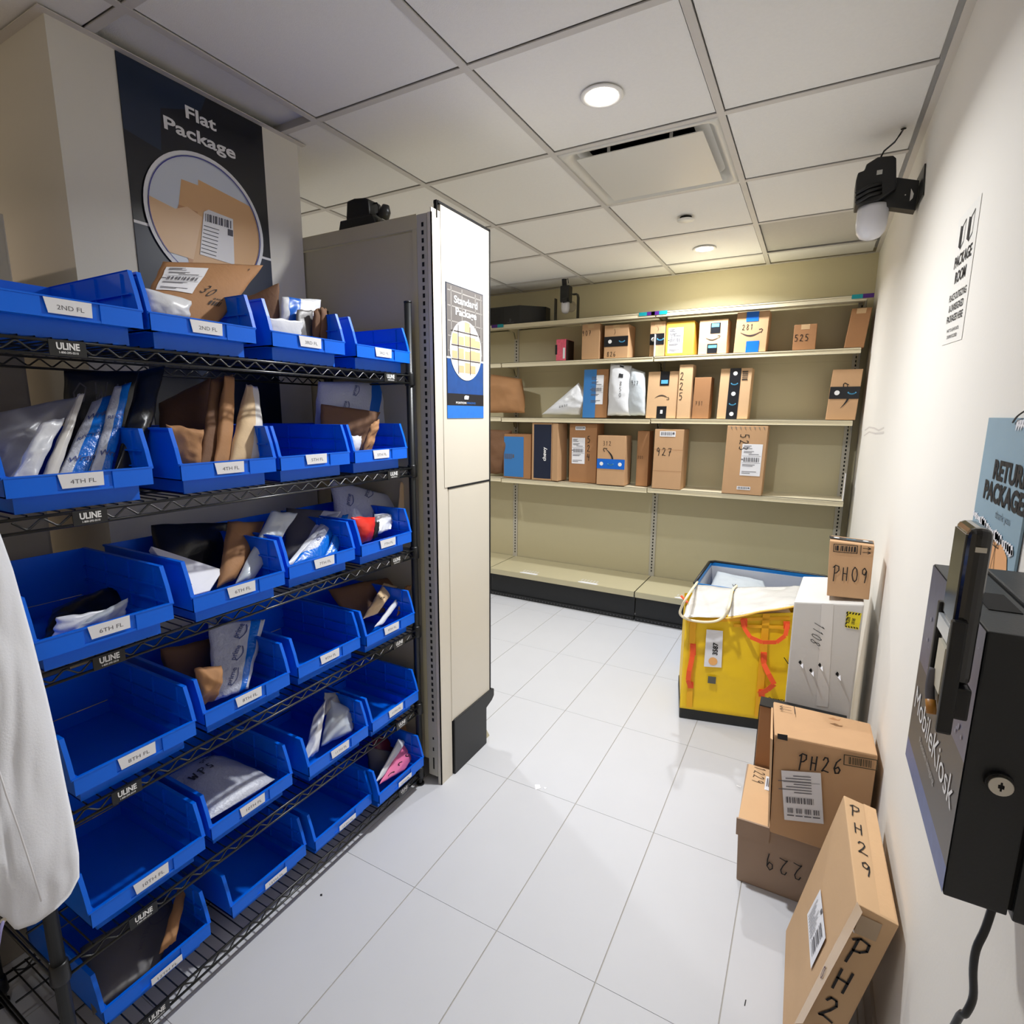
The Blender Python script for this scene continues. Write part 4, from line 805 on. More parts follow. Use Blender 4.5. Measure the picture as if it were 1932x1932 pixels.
o, F = carton('carton', 'wide pale brown carton with a curved arrow upside down and two black stickers', (1218, 701, 1275, 784), YA, .16, M_KRAFT3, lean=.008, zfix=zf, seam=False); smile(o, F, .5 * F.W, .44 * F.H, .1, flip=-1, ang=math.pi * 0); fquad('sticker', o, F, M_TAPEB, .4, .7, .7, 1.0); fquad('sticker_print', o, F, M_LBLUE, .44, .66, .74, .82, 2.2); fquad('sticker', o, F, M_TAPEB, .36, .68, 0, .26); fquad('sticker_print', o, F, M_WHITEINK, .48, .56, .1, .18, 2.2)
o, F = carton('carton', 'tall narrow pinkish carton marked 225 on the middle shelf', (1276, 688, 1301, 784), YA - .02, .12, M_KRAFT3, lean=.004, zfix=zf, seam=False); hand(o, F, '225', .1 * F.W, .72 * F.H, .05, vertical=True)
o, F = carton('carton', 'slim brown carton marked 731 on the middle shelf', (1305, 712, 1336, 785), YA, .12, M_KRAFT2, lean=.006, zfix=zf, seam=False); hand(o, F, '731', .15 * F.W, .33 * F.H, .026)
o, F = carton('carton', 'pale brown carton with a vertical strip of black printed tape', (1352, 695, 1410, 785), YA, .15, M_KRAFT3, lean=.008, zfix=zf, seam=False); tapeband(o, F, M_TAPEB, .3, .66, 0, 1, True, True)
mb = MB(); barcode(mb, F, .7 * F.W, .88 * F.W, .76 * F.H, .96 * F.H, 10, 1.4, True); obj('barcode', mb, M_INK, o, world=True)
o, F = carton('carton', 'brown carton with black tape band and vertical arrow at right end of middle shelf', (1558, 697, 1614, 787), YA, .16, M_KRAFT, lean=.012, zfix=zf, seam=False); tapeband(o, F, M_TAPEB, 0, 1, .42, .66); smile(o, F, .5 * F.W, .48 * F.H, .15, M_INK, ang=1.45)
# lower shelf
zf = SHZ['c'] + .001
patch('paper_bag', P4(2.46, [(912, 894), (950, 894), (966, 812), (920, 810)]), .12, M_KPAPER2, 'dark crumpled paper bag at the left end of the lower back shelf', 'bag', GP, crink=.025, freq=8, seed=84, power=.3)
o, F = carton('carton', 'blue and brown carton marked 524 at the left of the lower shelf', (950, 819, 1001, 905), YA - .01, .14, M_KRAFT2, zfix=zf, seam=False); fquad('blue_print', o, F, mat('box_blue_print', (70, 140, 206), .6), .02, .74, .03, .94); hand(o, F, '524', .3 * F.W, .62 * F.H, .04, mat('dark_blue_ink', (24, 44, 92), .7)); ship_label(o, F, .02 * F.W, .42 * F.W, .38 * F.H, .58 * F.H, 1)
o, F = carton('carton', 'large carton with dark navy side lettered chewy, lower back shelf', (1003, 797, 1040, 908), YA - .02, .16, M_KRAFT, zfix=zf, seam=False)
fquad('navy_print', o, F, M_NAVY, .1, .97, .03, .97); mb = MB(); text(mb, F, 'chewy', .72 * F.W, .34 * F.H, .03, .11, .03, math.pi / 2, 2.6); obj('print', mb, M_WHITEINK, o, world=True)
x1 = F.O.x + F.W
mb = MB().hexa([(0, 0, 0), (.06, -.02, .002), (.075, .13, 0), (.003, .14, 0), (0, .0, F.H), (.052, -.01, F.H - .003), (.07, .13, F.H - .003), (.003, .14, F.H)])
tag(obj('carton', mb, M_KRAFT, None, loc=(x1 + .002, YA - .02, zf), bevel=.004), 'bulging brown carton pressed against the navy lettered carton', 'box', GP)
o, F = carton('carton', 'brown carton with long white label, marked 524 downwards, lower shelf', (1073, 799, 1124, 907), YA, .16, M_KRAFT2, lean=-.003, zfix=zf, seam=False); ship_label(o, F, .1 * F.W, .58 * F.W, .32 * F.H, .76 * F.H, 0); hand(o, F, '524', .66 * F.W, .68 * F.H, .05, vertical=True); ship_label(o, F, .22 * F.W, .58 * F.W, .89 * F.H, .95 * F.H, 1)
o, F = carton('carton', 'brown carton marked 312 with blue tape band and curved arrow', (1125, 822, 1177, 915), YA - .035, .15, M_KRAFT, zfix=zf, seam=False); tapeband(o, F, M_TAPEBL, 0, 1, .33, .53); hand(o, F, '312', .2 * F.W, .8 * F.H, .032); smile(o, F, .42 * F.W, .55 * F.H, .16, M_INK, ang=1.9)
o, F = carton('carton', 'thin dark brown carton marked 205 standing back on the lower shelf', (1199, 813, 1221, 913), YA + .03, .12, M_KRAFT2, zfix=zf, seam=False); hand(o, F, '205', .1 * F.W, .5 * F.H, .02)
o, F = carton('carton', 'brown carton marked 927 with a small white sticker, lower shelf', (1229, 810, 1283, 924), YA - .04, .18, M_KRAFT, zfix=zf, lean=.004); hand(o, F, '927', .1 * F.W, .56 * F.H, .055); ship_label(o, F, .18 * F.W, .72 * F.W, .88 * F.H, .97 * F.H, 1)
for q in (.3, .66): fquad('crease', o, F, M_KRAFT2, 0, 1, q, q + .005)
o, F = carton('carton', 'tall brown carton marked 523 with white label, alone at right of lower shelf', (1361, 799, 1436, 930), YA - .045, .16, M_KRAFT, zfix=zf, lean=.008, seam=False); ship_label(o, F, .42 * F.W, .92 * F.W, .28 * F.H, .74 * F.H, 0); hand(o, F, '523', .34 * F.W, .88 * F.H, .055, ang=-math.pi / 2); ship_label(o, F, .38 * F.W, .72 * F.W, .07 * F.H, .12 * F.H, 1)
mb = MB()
for i in range(8): poly(mb, F, [((.08 + .115 * i) * F.W, .985 * F.H), ((.115 + .115 * i) * F.W, .985 * F.H), ((.13 + .115 * i) * F.W, .94 * F.H)], 1.3)
obj('staples', mb, M_CHROME, o, world=True)
# black electronics box on top of the back shelving
zt = SHZ['t'] + .001
a = at_y(905, 610, 2.44); xr = at_y(1024, 600, 2.44).x; zz = at_y(996, 568, 2.44).z
xc = at_y(994, 600, 2.44).x
db = empty('electronics_box', (-.7, 2.5, zt), 'black metal electronics box with perforated face on top of the back shelving', 'electronics')
mb = MB().prism([(-1.05, 2.41), (xc - .05, 2.41), (xr - .03, 2.56), (xr - .03, 2.64), (-1.05, 2.64)], lambda p, t: (p[0], p[1], zt + t * .135))
obj('housing', mb, M_BLACKP, db, world=True, bevel=.003)
Fd = Fr((-.93, 2.41, zt), (1, 0, 0), (0, 0, 1), .001); mb = MB()
for r_ in range(9):
    for c_ in range(22): poly(mb, Fd, arcpts(.02 + c_ * .0135, .018 + r_ * .0125, .0038, .0038, 0, 6.28, 6)[:-1])
tag(obj('perforations', mb, M_SLOT, db, world=True), kind='stuff')
mb = MB(); text(mb, Fd, 'D', .36, .02, .02, .014, .03); quad(mb, Fd, .34, .4, .01, .013); obj('logo_print', mb, M_GREYINK, db, world=True)

# ---- scanner cameras with white domes
M_DOME = mat('frosted_dome', (226, 226, 232), .25, spec=.6)
def globe(r, h): return [(r * .96, 0), (r, -.012), (r, -h * .55), (r * .9, -h * .78), (r * .65, -h * .93), (r * .3, -h * .99), (.0, -h)]
# on the back shelving
t = empty('scanner_camera', (-.12, 2.46, zt), 'black camera on a bracket with white dome, on top of the back shelving', 'camera')
P = lambda u, v, y=2.46: at_y(u, v, y)
c = P(1067, 575)
obj('dome', MB().lathe([(r, z + c.z + .02) for r, z in globe(.032, .085)], (c.x, c.y, 0), 24), M_DOME, t, world=True, smooth=True)
obj('camera_body', MB().box(c.x - .035, c.x + .038, 2.43, 2.5, c.z + .015, P(1065, 540).z), M_BLACKP, t, world=True, bevel=.008)
obj('speaker_drum', MB().tube([(c.x - .012, 2.46, P(1052, 541).z), (c.x - .018, 2.46, P(1052, 523).z)], .018, 16), M_BLACKP, t, world=True)
obj('lens_knob', MB().tube([(c.x - .005, 2.42, c.z + .022), (c.x + .03, 2.42, c.z + .026)], .016, 14), M_BLACKP, t, world=True)
lx, rx_ = P(1049, 590).x, P(1091, 590).x; top = P(1085, 556).z
mb = MB().box(rx_ - .006, rx_, 2.44, 2.48, zt, top - .02); mb.hexa([(rx_ - .05, 2.44, top), (rx_ - .012, 2.44, top), (rx_ - .012, 2.48, top), (rx_ - .05, 2.48, top), (rx_ - .05, 2.44, top + .006), (rx_ - .01, 2.44, top + .006), (rx_ - .01, 2.48, top + .006), (rx_ - .05, 2.48, top + .006)])
mb.hexa([(rx_ - .014, 2.44, top), (rx_ - .006, 2.44, top - .022), (rx_ - .006, 2.48, top - .022), (rx_ - .014, 2.48, top), (rx_ - .01, 2.44, top + .006), (rx_, 2.44, top - .02), (rx_, 2.48, top - .02), (rx_ - .01, 2.48, top + .006)])
mb.box(lx - .006, lx, 2.44, 2.48, zt, c.z + .05); mb.box(lx - .02, rx_, 2.435, 2.485, zt, zt + .004)
obj('bracket', mb, M_BLACK, t, world=True)
obj('clear_disc', MB().tube([(c.x + .03, 2.50, c.z - .01), (c.x + .03, 2.503, c.z - .01)], .04, 28), mat('clear_plastic_disc', (235, 230, 225), .1, trans=.85), t, world=True)
obj('cable', MB().tube([(c.x - .01, 2.46, P(1052, 530).z), (c.x + .015, 2.46, P(1060, 527).z), (c.x + .02, 2.46, P(1060, 536).z)], .0025, 6), M_BLACKP, t, world=True)
# on the end gondola
t = empty('scanner_camera', (.1, .15, 2.143), 'black scanner camera lying on top of the beige shelving back, beside the column', 'camera')
Q = lambda u, v: at_y(u, v, .13); q = Q(690, 410)
obj('base', MB().prism([(Q(648, 405).x, 2.144), (Q(720, 405).x, 2.144), (Q(712, 405).x, 2.182), (Q(652, 405).x, 2.182)], lambda p, t: (p[0], .1 + .09 * t, p[1])), M_BLACKP, t, world=True, bevel=.004)
obj('camera_body', MB().prism([(Q(663, 400).x, 2.18), (Q(708, 400).x, 2.18), (Q(706, 400).x, 2.235), (Q(700, 400).x, 2.242), (Q(680, 400).x, 2.248), (Q(666, 400).x, 2.244)], lambda p, t: (p[0], .1 + .07 * t, p[1])), M_BLACKP, t, world=True, bevel=.006)
obj('speaker_drum', MB().tube([Q(722, 412), Q(727, 398), Q(728, 387)], [.022, .02, .012], 16), M_BLACKP, t, world=True, smooth=True)
obj('cable', MB().tube([Q(704, 384), Q(711, 383), Q(715, 390), Q(714, 402), Q(710, 404)], .0028, 6), M_BLACKP, t, world=True, smooth=True)
# on the right wall
t = empty('scanner_camera', (1.78, 1.1, 2.25), 'black camera with white dome on a bracket high on the right wall', 'camera')
yb = 1.0
S = lambda u, v, y=None: at_y(u, v, yb if y is None else y)
fl1 = [at_x(1748, 310, XR - .004), at_x(1742, 350, XR - .004), at_x(1741, 372, XR - .004), at_x(1727, 398, XR - .004)]
mb = MB().prism([(p.y, p.z) for p in (at_x(1748, 308, XR), at_x(1744, 368, XR), at_x(1728, 397, XR), at_x(1733, 338, XR))], lambda p, t: (XR - .001 - .004 * t, p[0], p[1]))
obj('wall_flange', mb, M_BLACK, t, world=True)
pts = [S(1655, 387), S(1727, 397), S(1735, 340), S(1704, 336), S(1688, 334), S(1655, 345)]
pts[1].x = min(pts[1].x, XR - .006); pts[2].x = min(pts[2].x, XR - .006)
mb = MB().prism([(p.x, p.z) for p in pts], lambda p, t: (p[0], yb + .05 * t, p[1])); obj('bracket_arm', mb, M_BLACK, t, world=True, bevel=.002)
Fb = Fr((0, yb, 0), (1, 0, 0), (0, 0, 1), .002); mb = MB(); h0 = S(1716, 380); h1 = S(1723, 358)
poly(mb, Fb, [(h0.x, h0.z), (S(1722, 374).x, S(1722, 374).z), (S(1724, 366).x, S(1724, 366).z), (S(1719, 356).x, S(1719, 356).z)]); hh_ = S(1708, 368); poly(mb, Fb, arcpts(hh_.x, hh_.z, .0022, .0022, 0, 6.28, 8)[:-1])
obj('slot_hole', mb, M_WALLR, t, world=True)
c = S(1646, 395, 1.02)
obj('dome', MB().lathe([(r, z + c.z + .012) for r, z in globe(.05, .115)], (c.x + .002, 1.03, 0), 28), M_DOME, t, world=True, smooth=True)
mb = MB().prism([(p.x, p.z) for p in (S(1612, 391), S(1655, 384), S(1690, 360), S(1690, 303), S(1684, 298), S(1655, 301), S(1634, 314), S(1630, 326), S(1618, 330), S(1614, 345))], lambda p, t: (p[0], .975 + .1 * t, p[1]))
obj('camera_body', mb, M_BLACKP, t, world=True, bevel=.006)
for i in range(3):
    obj('fin', MB().tube([S(1614, 366 + i * 9, .97), S(1640, 352 + i * 8, .968), S(1664, 346 + i * 8, .97)], .007, 8), M_BLACKP, t, world=True, smooth=True)
Fb = Fr(S(1654, 327, .973), S(1665, 325, .973) - S(1654, 327, .973), (0, 0, 1), .001); mb = MB(); quad(mb, Fb, 0, .017, -.006, .009); obj('sticker', mb, mat('sticker_grey', (196, 196, 190), .5), t, world=True)
cz = at_z(1705, 242, H)
obj('cable', MB().tube([S(1660, 300, 1.0), S(1668, 285, .98), S(1688, 268, .95), S(1698, 254, .93), (cz.x, cz.y, H - .002)], .003, 8), M_BLACKP, t, world=True, smooth=True)
obj('cable_hole', MB().lathe([(.009, H - .0015), (.0, H - .002)], (cz.x, cz.y, 0), 12), M_SLOT, t, world=True)

# ================================================================== FLOOR PARCELS AND TOTES
GFL = 'parcels on the floor by the right wall'
def on_plane(u, v, p0, n): r = ray(u, v); return CAM + r * ((Vector(p0) - CAM).dot(n) / r.dot(n))
def adopt(o, parent, name=None):
    o.parent = parent; o.matrix_parent_inverse = (Matrix.Translation(parent.location) @ Matrix.Rotation(parent.rotation_euler.z, 4, 'Z')).inverted()
    for k in ('label', 'category', 'group'):
        if k in o: del o[k]
    if name: o.name = name
    return o
def hexbox(name, c, m, label, cat='box', group=GFL, bevel=.003):
    c = [Vector(p) for p in c]; cen = sum(c[:4], Vector()) / 4
    return tag(obj(name, MB().hexa([p - cen for p in c]), m, None, loc=cen, bevel=bevel), label, cat, group)
class Pp:   # frame that turns pixels of a measured face into points on that face
    def __init__(s, p0, n, eps=.0015): s.p0 = Vector(p0); s.n = Vector(n).normalized(); s.e = eps
    def __call__(s, u, v, k=1.): return on_plane(u, v, s.p0, s.n) + s.n * (s.e * k)
M_YEL = mat('yellow_ripstop_nylon', (250, 206, 20), .5, noise=.06, scale=9, bump=.5, bscale=14)
M_YEL2 = mat('yellow_webbing', (244, 178, 24), .6)
M_ORG = mat('orange_webbing', (250, 92, 40), .6)
M_FILM = mat('clear_vinyl_film', (240, 238, 234), .22, noise=.04, scale=14, bump=.6, bscale=22, alpha=.82, spec=.7)
M_PIPE = mat('pale_piping', (250, 238, 206), .5)
ya = math.radians(12.9); bd = Vector((math.cos(ya), math.sin(ya), 0)); bnrm = Vector((-math.sin(ya), math.cos(ya), 0)); B0 = Vector((1.155, 1.055, 0))
tb_ = empty('insulated_tote', B0, 'big yellow insulated delivery tote with orange straps and clear lid, tag 3587', 'tote bag', rz=ya)
BWd, BDp = .50, .36
mb = MB().box(0.0, BWd, 0.004, BDp, 0, .058); obj('base', mb, M_BLACK, tb_, bevel=.006)
mb = MB().add([(.004, .01, .058), (BWd - .004, .01, .058), (BWd - .004, BDp, .058), (.004, BDp, .058), (.004, .01, .525), (BWd - .01, .01, .6), (BWd - .01, BDp, .6), (.004, BDp, .53)],
              [(0, 1, 5, 4), (1, 2, 6, 5), (2, 3, 7, 6), (3, 0, 4, 7)])
obj('side_panels', mb, M_YEL, tb_)
obj('lining', MB().box(.02, BWd - .03, .03, BDp - .02, .45, .46), mat('silver_lining', (190, 190, 186), .3), tb_)
L2W = lambda x, y, z: B0 + bd * x + bnrm * y + Vector((0, 0, z))
o, F, W, Hh = patch('front_panel', [L2W(0, 0, .056), L2W(BWd, 0, .056), L2W(BWd - .004, 0, .605), L2W(0, 0, .53)], .012, M_YEL, None, nx=40, ny=44, crink=.006, freq=9, power=.2, seed=90, wob=.001)
adopt(o, tb_, 'front_panel')
FB = Pp(L2W(0, -.014, 0), -bnrm, .0)
def strip(name, pts, wd, m, parent=tb_, lift=.0):
    mb = MB(); 
    for a, b in zip(pts[:-1], pts[1:]):
        a, b = Vector(a), Vector(b); d = (b - a).normalized(); n = d.cross(-bnrm).normalized() * wd / 2; t = -bnrm * .002
        mb.hexa([a - n, b - n, b + n, a + n, a - n + t, b - n + t, b + n + t, a + n + t])
    return obj(name, mb, m, parent, world=True, bevel=0)
Z = lambda u, v, l=0.: FB(u, v) - bnrm * l
strip('webbing', [Z(1308, 1168), Z(1300, 1334)], .026, M_YEL2); strip('webbing', [Z(1446, 1158), Z(1430, 1352)], .03, M_YEL2)
strip('webbing', [Z(1296, 1172), Z(1490, 1166)], .014, M_YEL2); strip('webbing', [Z(1384, 1180), Z(1490, 1184)], .014, M_YEL2)
strip('handle', [Z(1308, 1216, .003), Z(1306, 1238, .006), Z(1300, 1262, .02), Z(1298, 1280, .018), Z(1303, 1297, .004)], .022, M_ORG)
strip('handle', [Z(1442, 1231, .003), Z(1440, 1250, .01), Z(1448, 1266, .03), Z(1458, 1284, .035), Z(1446, 1298, .02), Z(1432, 1308, .004)], .022, M_ORG)
strip('handle', [Z(1400, 1168, .003), Z(1404, 1184, .01), Z(1414, 1198, .025), Z(1436, 1206, .035), Z(1462, 1206, .035), Z(1480, 1196, .02), Z(1486, 1176, .004)], .018, M_ORG)
for a, b in (((1396, 1166), (1412, 1182)), ((1474, 1172), (1494, 1186)), ((1299, 1214), (1316, 1236)), ((1296, 1286), (1310, 1298)), ((1432, 1230), (1450, 1248)), ((1428, 1300), (1446, 1314))):
    strip('strap_patch', [Z((a[0] + b[0]) / 2, a[1], .001), Z((a[0] + b[0]) / 2, b[1], .001)], .026, M_ORG)
mb = MB(); poly(mb, FB, [(1328, 1258), (1361, 1260), (1364, 1189), (1333, 1187)]); lb = obj('tag', MB().add([FB(*p) - bnrm * .003 for p in ((1328, 1257), (1361, 1259), (1364, 1190), (1333, 1187))], [(0, 1, 2, 3)]), M_CARD, tb_, world=True)
Ft = Fr(Z(1353, 1236, .0042), Z(1355, 1206, .0042) - Z(1353, 1236, .0042), Z(1340, 1234, .0042) - Z(1353, 1236, .0042), .0008)
mb = MB(); text(mb, Ft, '3587', 0, 0, .022, .062, .03); pl = obj('tag_print', mb, M_INK, None); pl.parent = lb; pl.matrix_parent_inverse = Matrix.Identity(4)
c_ = Z(1345, 1247, .0045); mb = MB().add([c_ + bd * (.02 * math.cos(t)) + Vector((0, 0, .02 * math.sin(t))) for t in [k * math.pi / 10 for k in range(20)]], [tuple(range(20))]); pl = obj('tag_disc', mb, mat('tag_orange', (248, 184, 112), .6), None); pl.parent = lb; pl.matrix_parent_inverse = Matrix.Identity(4)
obj('grey_patch', MB().add([Z(*p, .003) for p in ((1335, 1288), (1350, 1290), (1351, 1277), (1336, 1275))], [(0, 1, 2, 3)]), mat('grey_patch_cloth', (92, 92, 84), .7), tb_, world=True)
Ft = Fr(Z(1449, 1319, .004), bd, (0, 0, 1), .0008); mb = MB(); text(mb, Ft, 'Property', 0, 0, .014, None, .03); text(mb, Ft, 'of', .04, -.024, .014, None, .03); obj('print', mb, M_INK, tb_, world=True)
mb = MB().tube([Z(1479, 1240, .003), Z(1487, 1252, .003)], .002, 5); obj('print', mb, M_INK, tb_, world=True)
# clear lid folded over the front
def lid(pix, depth0, seed):
    pts = pix
    o, F, W, Hh = patch('lid_panel', pts, .012, M_FILM, None, nx=20, ny=16, crink=.012, freq=12, power=.3, seed=seed, wob=.006); adopt(o, tb_, 'lid_panel'); return F, W, Hh
q1 = [Z(1287, 1158, .04), Z(1366, 1160, .04), at_z(1384, 1110, .60), at_z(1314, 1102, .56)]
lid(q1, 0, 91)
q2 = [Z(1374, 1160, .02), Z(1500, 1140, .012), at_z(1512, 1106, .62), at_z(1386, 1108, .60)]
lid(q2, 0, 92)
def smoothp(pts, n=4):
    out = []
    P_ = [Vector(p) for p in pts]
    for i in range(len(P_) - 1):
        p0, p1, p2, p3 = P_[max(i - 1, 0)], P_[i], P_[i + 1], P_[min(i + 2, len(P_) - 1)]
        for k in range(n): t = k / n; out.append(.5 * ((2 * p1) + (-p0 + p2) * t + (2 * p0 - 5 * p1 + 4 * p2 - p3) * t * t + (-p0 + 3 * p1 - 3 * p2 + p3) * t ** 3))
    return out + [P_[-1]]
obj('piping', MB().tube(smoothp([at_z(1316, 1098, .565), Z(1298, 1116, .05), Z(1285, 1140, .05), Z(1284, 1154, .045), Z(1300, 1163, .045), Z(1326, 1167, .045), Z(1350, 1165, .045), Z(1366, 1155, .045), Z(1374, 1136, .05), at_z(1382, 1114, .605), at_z(1390, 1105, .61)]), .006, 8), M_PIPE, tb_, world=True, smooth=True)
obj('piping', MB().tube(smoothp([Z(1366, 1163, .03), Z(1400, 1159, .022), Z(1430, 1152, .018), Z(1470, 1147, .016), Z(1498, 1142, .014)]), .005, 8), mat('yellow_piping', (250, 196, 90), .5), tb_, world=True, smooth=True)
obj('inner_carton', MB().box(.28, .46, .03, .2, .46, .585), M_KRAFT3, tb_)
obj('zip_pull', MB().tube([L2W(.01, .12, .56), L2W(-.02, .15, .58)], .006, 8), M_ORG, tb_, world=True)

# blue tote behind the yellow one
bt = empty('blue_tote', (1.44, 1.85, 0), 'open blue insulated tote with pale grey lining standing behind the yellow tote', 'tote bag')
x0, x1, y0, y1, zt_ = 1.095, 1.765, 1.60, 2.125, .535
mb = MB(); t = .012
for (a, b, c, d) in ((x0, x0 + t, y0, y1), (x1 - t, x1, y0, y1), (x0 + t, x1 - t, y0, y0 + t), (x0 + t, x1 - t, y1 - t, y1)): mb.box(a, b, c, d, 0, zt_)
mb.box(x0, x1, y0, y1, 0, .02); obj('tote_body', mb, mat('blue_nylon', (20, 120, 196), .5), bt, world=True)
mb = MB(); t2 = .014
for (a, b, c, d) in ((x0 + t, x0 + t2, y0 + t, y1 - t), (x1 - t2, x1 - t, y0 + t, y1 - t), (x0 + t, x1 - t, y1 - t2 - .001, y1 - t - .0005)): mb.box(a, b, c, d, .02, zt_ - .02)
obj('lining', mb, mat('grey_lining_film', (206, 208, 214), .35, bump=.4, bscale=20), bt, world=True)
obj('rim', MB().tube([(x0, y0, zt_), (x0, y1 - .03, zt_ + .006), (x0 + .03, y1, zt_ + .006), (x1 - .02, y1, zt_), (x1, y1 - .02, zt_), (x1, y0, zt_)], .009, 8), M_BLACK, bt, world=True, smooth=True)
o, F, W, Hh = patch('poly_mailer', [(1.13, 1.75, .40), (1.55, 1.72, .36), (1.42, 2.08, .47), (1.15, 2.08, .49)], .04, M_POLYS, 'grey poly mailer lying inside the open blue tote', 'mailer', GFL, crink=.012, freq=12, seed=93)
hand(o, F, 'v', .35 * W, .5 * Hh, .05)

# white carton with hazard label
wc = hexbox('carton', [(1.612, .57, 0), (1.812, .57, 0), (1.825, .92, 0), (1.625, .92, 0), (1.606, .57, .832), (1.812, .57, .858), (1.828, .92, .86), (1.627, .92, .836)], mat('white_cardboard', (214, 212, 208), .7, noise=.03, scale=10, bump=.1, bscale=60), 'tall white carton marked 1108 with yellow hazard label, right of the yellow tote', bevel=.005)
FW = Pp((1.7, .57, 0), (0, -1, 0), .0012)
def pq(name, F, pts, m, o, k=1., mb=None): mb = MB(); poly(mb, F, pts, k); return obj(name, mb, m, o, world=True)
pq('tape', FW, [(1540, 1331), (1562, 1334), (1573, 1140), (1550, 1139)], mat('white_tape', (226, 224, 220), .3), wc, .6)
hl = pq('hazard_label', FW, [(1594, 1183), (1620, 1188), (1626, 1157), (1598, 1153)], mat('hazard_yellow', (240, 222, 40), .6), wc, 1)
mb = MB()
for i in range(5):
    t = i / 5; a = (1598 + 28 * t, 1153.5 + 4 * t); poly(mb, FW, [(a[0], a[1]), (a[0] + 3, a[1] + .4), (a[0] + 1, a[1] + 4), (a[0] - 2, a[1] + 3.6)], 2)
    b = (1594 + 26 * t, 1179.5 + 4.4 * t); poly(mb, FW, [(b[0], b[1]), (b[0] + 3, b[1] + .4), (b[0] + 4.5, b[1] + 3.6), (b[0] + 1.5, b[1] + 3.2)], 2)
for i in range(3):
    poly(mb, FW, [(1597.6 - i * 1.3, 1159 + i * 8), (1600.6 - i * 1.3, 1156 + i * 8), (1600.4 - i * 1.3, 1160 + i * 8), (1597 - i * 1.3, 1163.5 + i * 8)], 2)
pl = obj('label_stripes', mb, M_INK, None); pl.parent = hl; pl.matrix_parent_inverse = Matrix.Identity(4)
Fh = Fr(FW(1602, 1176), FW(1606, 1158) - FW(1602, 1176), FW(1598, 1175) - FW(1602, 1176), .0022); mb = MB(); text(mb, Fh, 'ICE/8', 0, 0, .010, .022, .02); text(mb, Fh, 'UN1845', 0, -.015, .010, .022, .02)
pl = obj('label_print', mb, M_INK, None); pl.parent = hl; pl.matrix_parent_inverse = Matrix.Identity(4)
Fh = Fr(FW(1538, 1172), FW(1524, 1228) - FW(1538, 1172), FW(1548, 1178) - FW(1538, 1172), .0015)
hand(wc, Fh, '1108', 0, 0, .034, wd=.002, asp=.62)
for (u, v, s_) in ((1510, 1250, 5), (1530, 1265, 5), (1547, 1255, 5), (1580, 1272, 5.5)):
    pq('torn_hole', FW, [(u - s_ * .7, v - 1), (u, v - s_), (u + s_ * .5, v - 1), (u + s_ * .2, v + s_ * .8), (u - s_ * .4, v + s_ * .3)], M_SLOT, wc, 1.4)
    mb = MB(); a = FW(u, v + s_); mb.add([a, FW(u + s_, v + s_ * .2), FW(u + s_ * 1.1, v + s_ * 1.8) + Vector((0, -.012, 0))], [(0, 1, 2)]); obj('torn_flap', mb, M_CARD, wc, world=True)
hand(wc, Fr((1.66, .7, .8335), (1, -.1, .12), (0, 1, 0), .004), 'C-', 0, 0, .04, M_GREYINK, .0018)
# PH09
ph = hexbox('carton', [(1.703, .6, .862), (1.826, .6, .868), (1.83, .70, .868), (1.706, .70, .862), (1.694, .605, 1.056), (1.823, .605, 1.052), (1.829, .705, 1.052), (1.70, .705, 1.056)], M_KRAFT, 'small brown carton marked PH09 standing on top of the white carton', bevel=.003)
F9 = Fr((1.703, .6, .862), (1, 0, .03), (-.04, .02, 1), .0015)
mb = MB(); ribbon(mb, F9, [(.012, .158), (.08, .158), (.08, .184), (.012, .184), (.012, .158)], .0022); barcode(mb, F9, .016, .076, .162, .180, 9); ribbon(mb, F9, [(.09, .155), (.09, .186)], .002)
for k in (0, 1): ribbon(mb, F9, [(.096, .163 + .014 * k), (.118, .163 + .014 * k)], .0018); ribbon(mb, F9, [(.110, .167 + .014 * k), (.118, .163 + .014 * k), (.110, .159 + .014 * k)], .0022)
obj('print', mb, M_INK, ph, world=True); hand(ph, F9, 'PH09', .014, .06, .05, wd=.003, asp=.55)
Ft = Fr((1.694, .606, 1.0565), (1, 0, -.03), (0, 1, 0), .0012); Ft.W = .129; Ft.H = .1; tapeband(ph, Ft, M_TAPEB, 0, 1, .3, .75)
Ff = Fr((1.694, .605, 1.05), (1, 0, -.03), (0, 0, 1), .0012)
# carton behind PH26
bc = hexbox('carton', [(1.532, .497, 0), (1.80, .497, 0), (1.80, .56, 0), (1.532, .56, 0), (1.532, .497, .452), (1.80, .497, .455), (1.80, .56, .455), (1.532, .56, .452)], M_KRAFT2, 'thin dark brown carton standing behind the carton marked PH26')
obj('edge_tape', MB().box(1.5305, 1.801, .495, .562, .4525, .4565).box(1.5295, 1.5315, .498, .506, .01, .45), M_BLACK, bc, world=True)
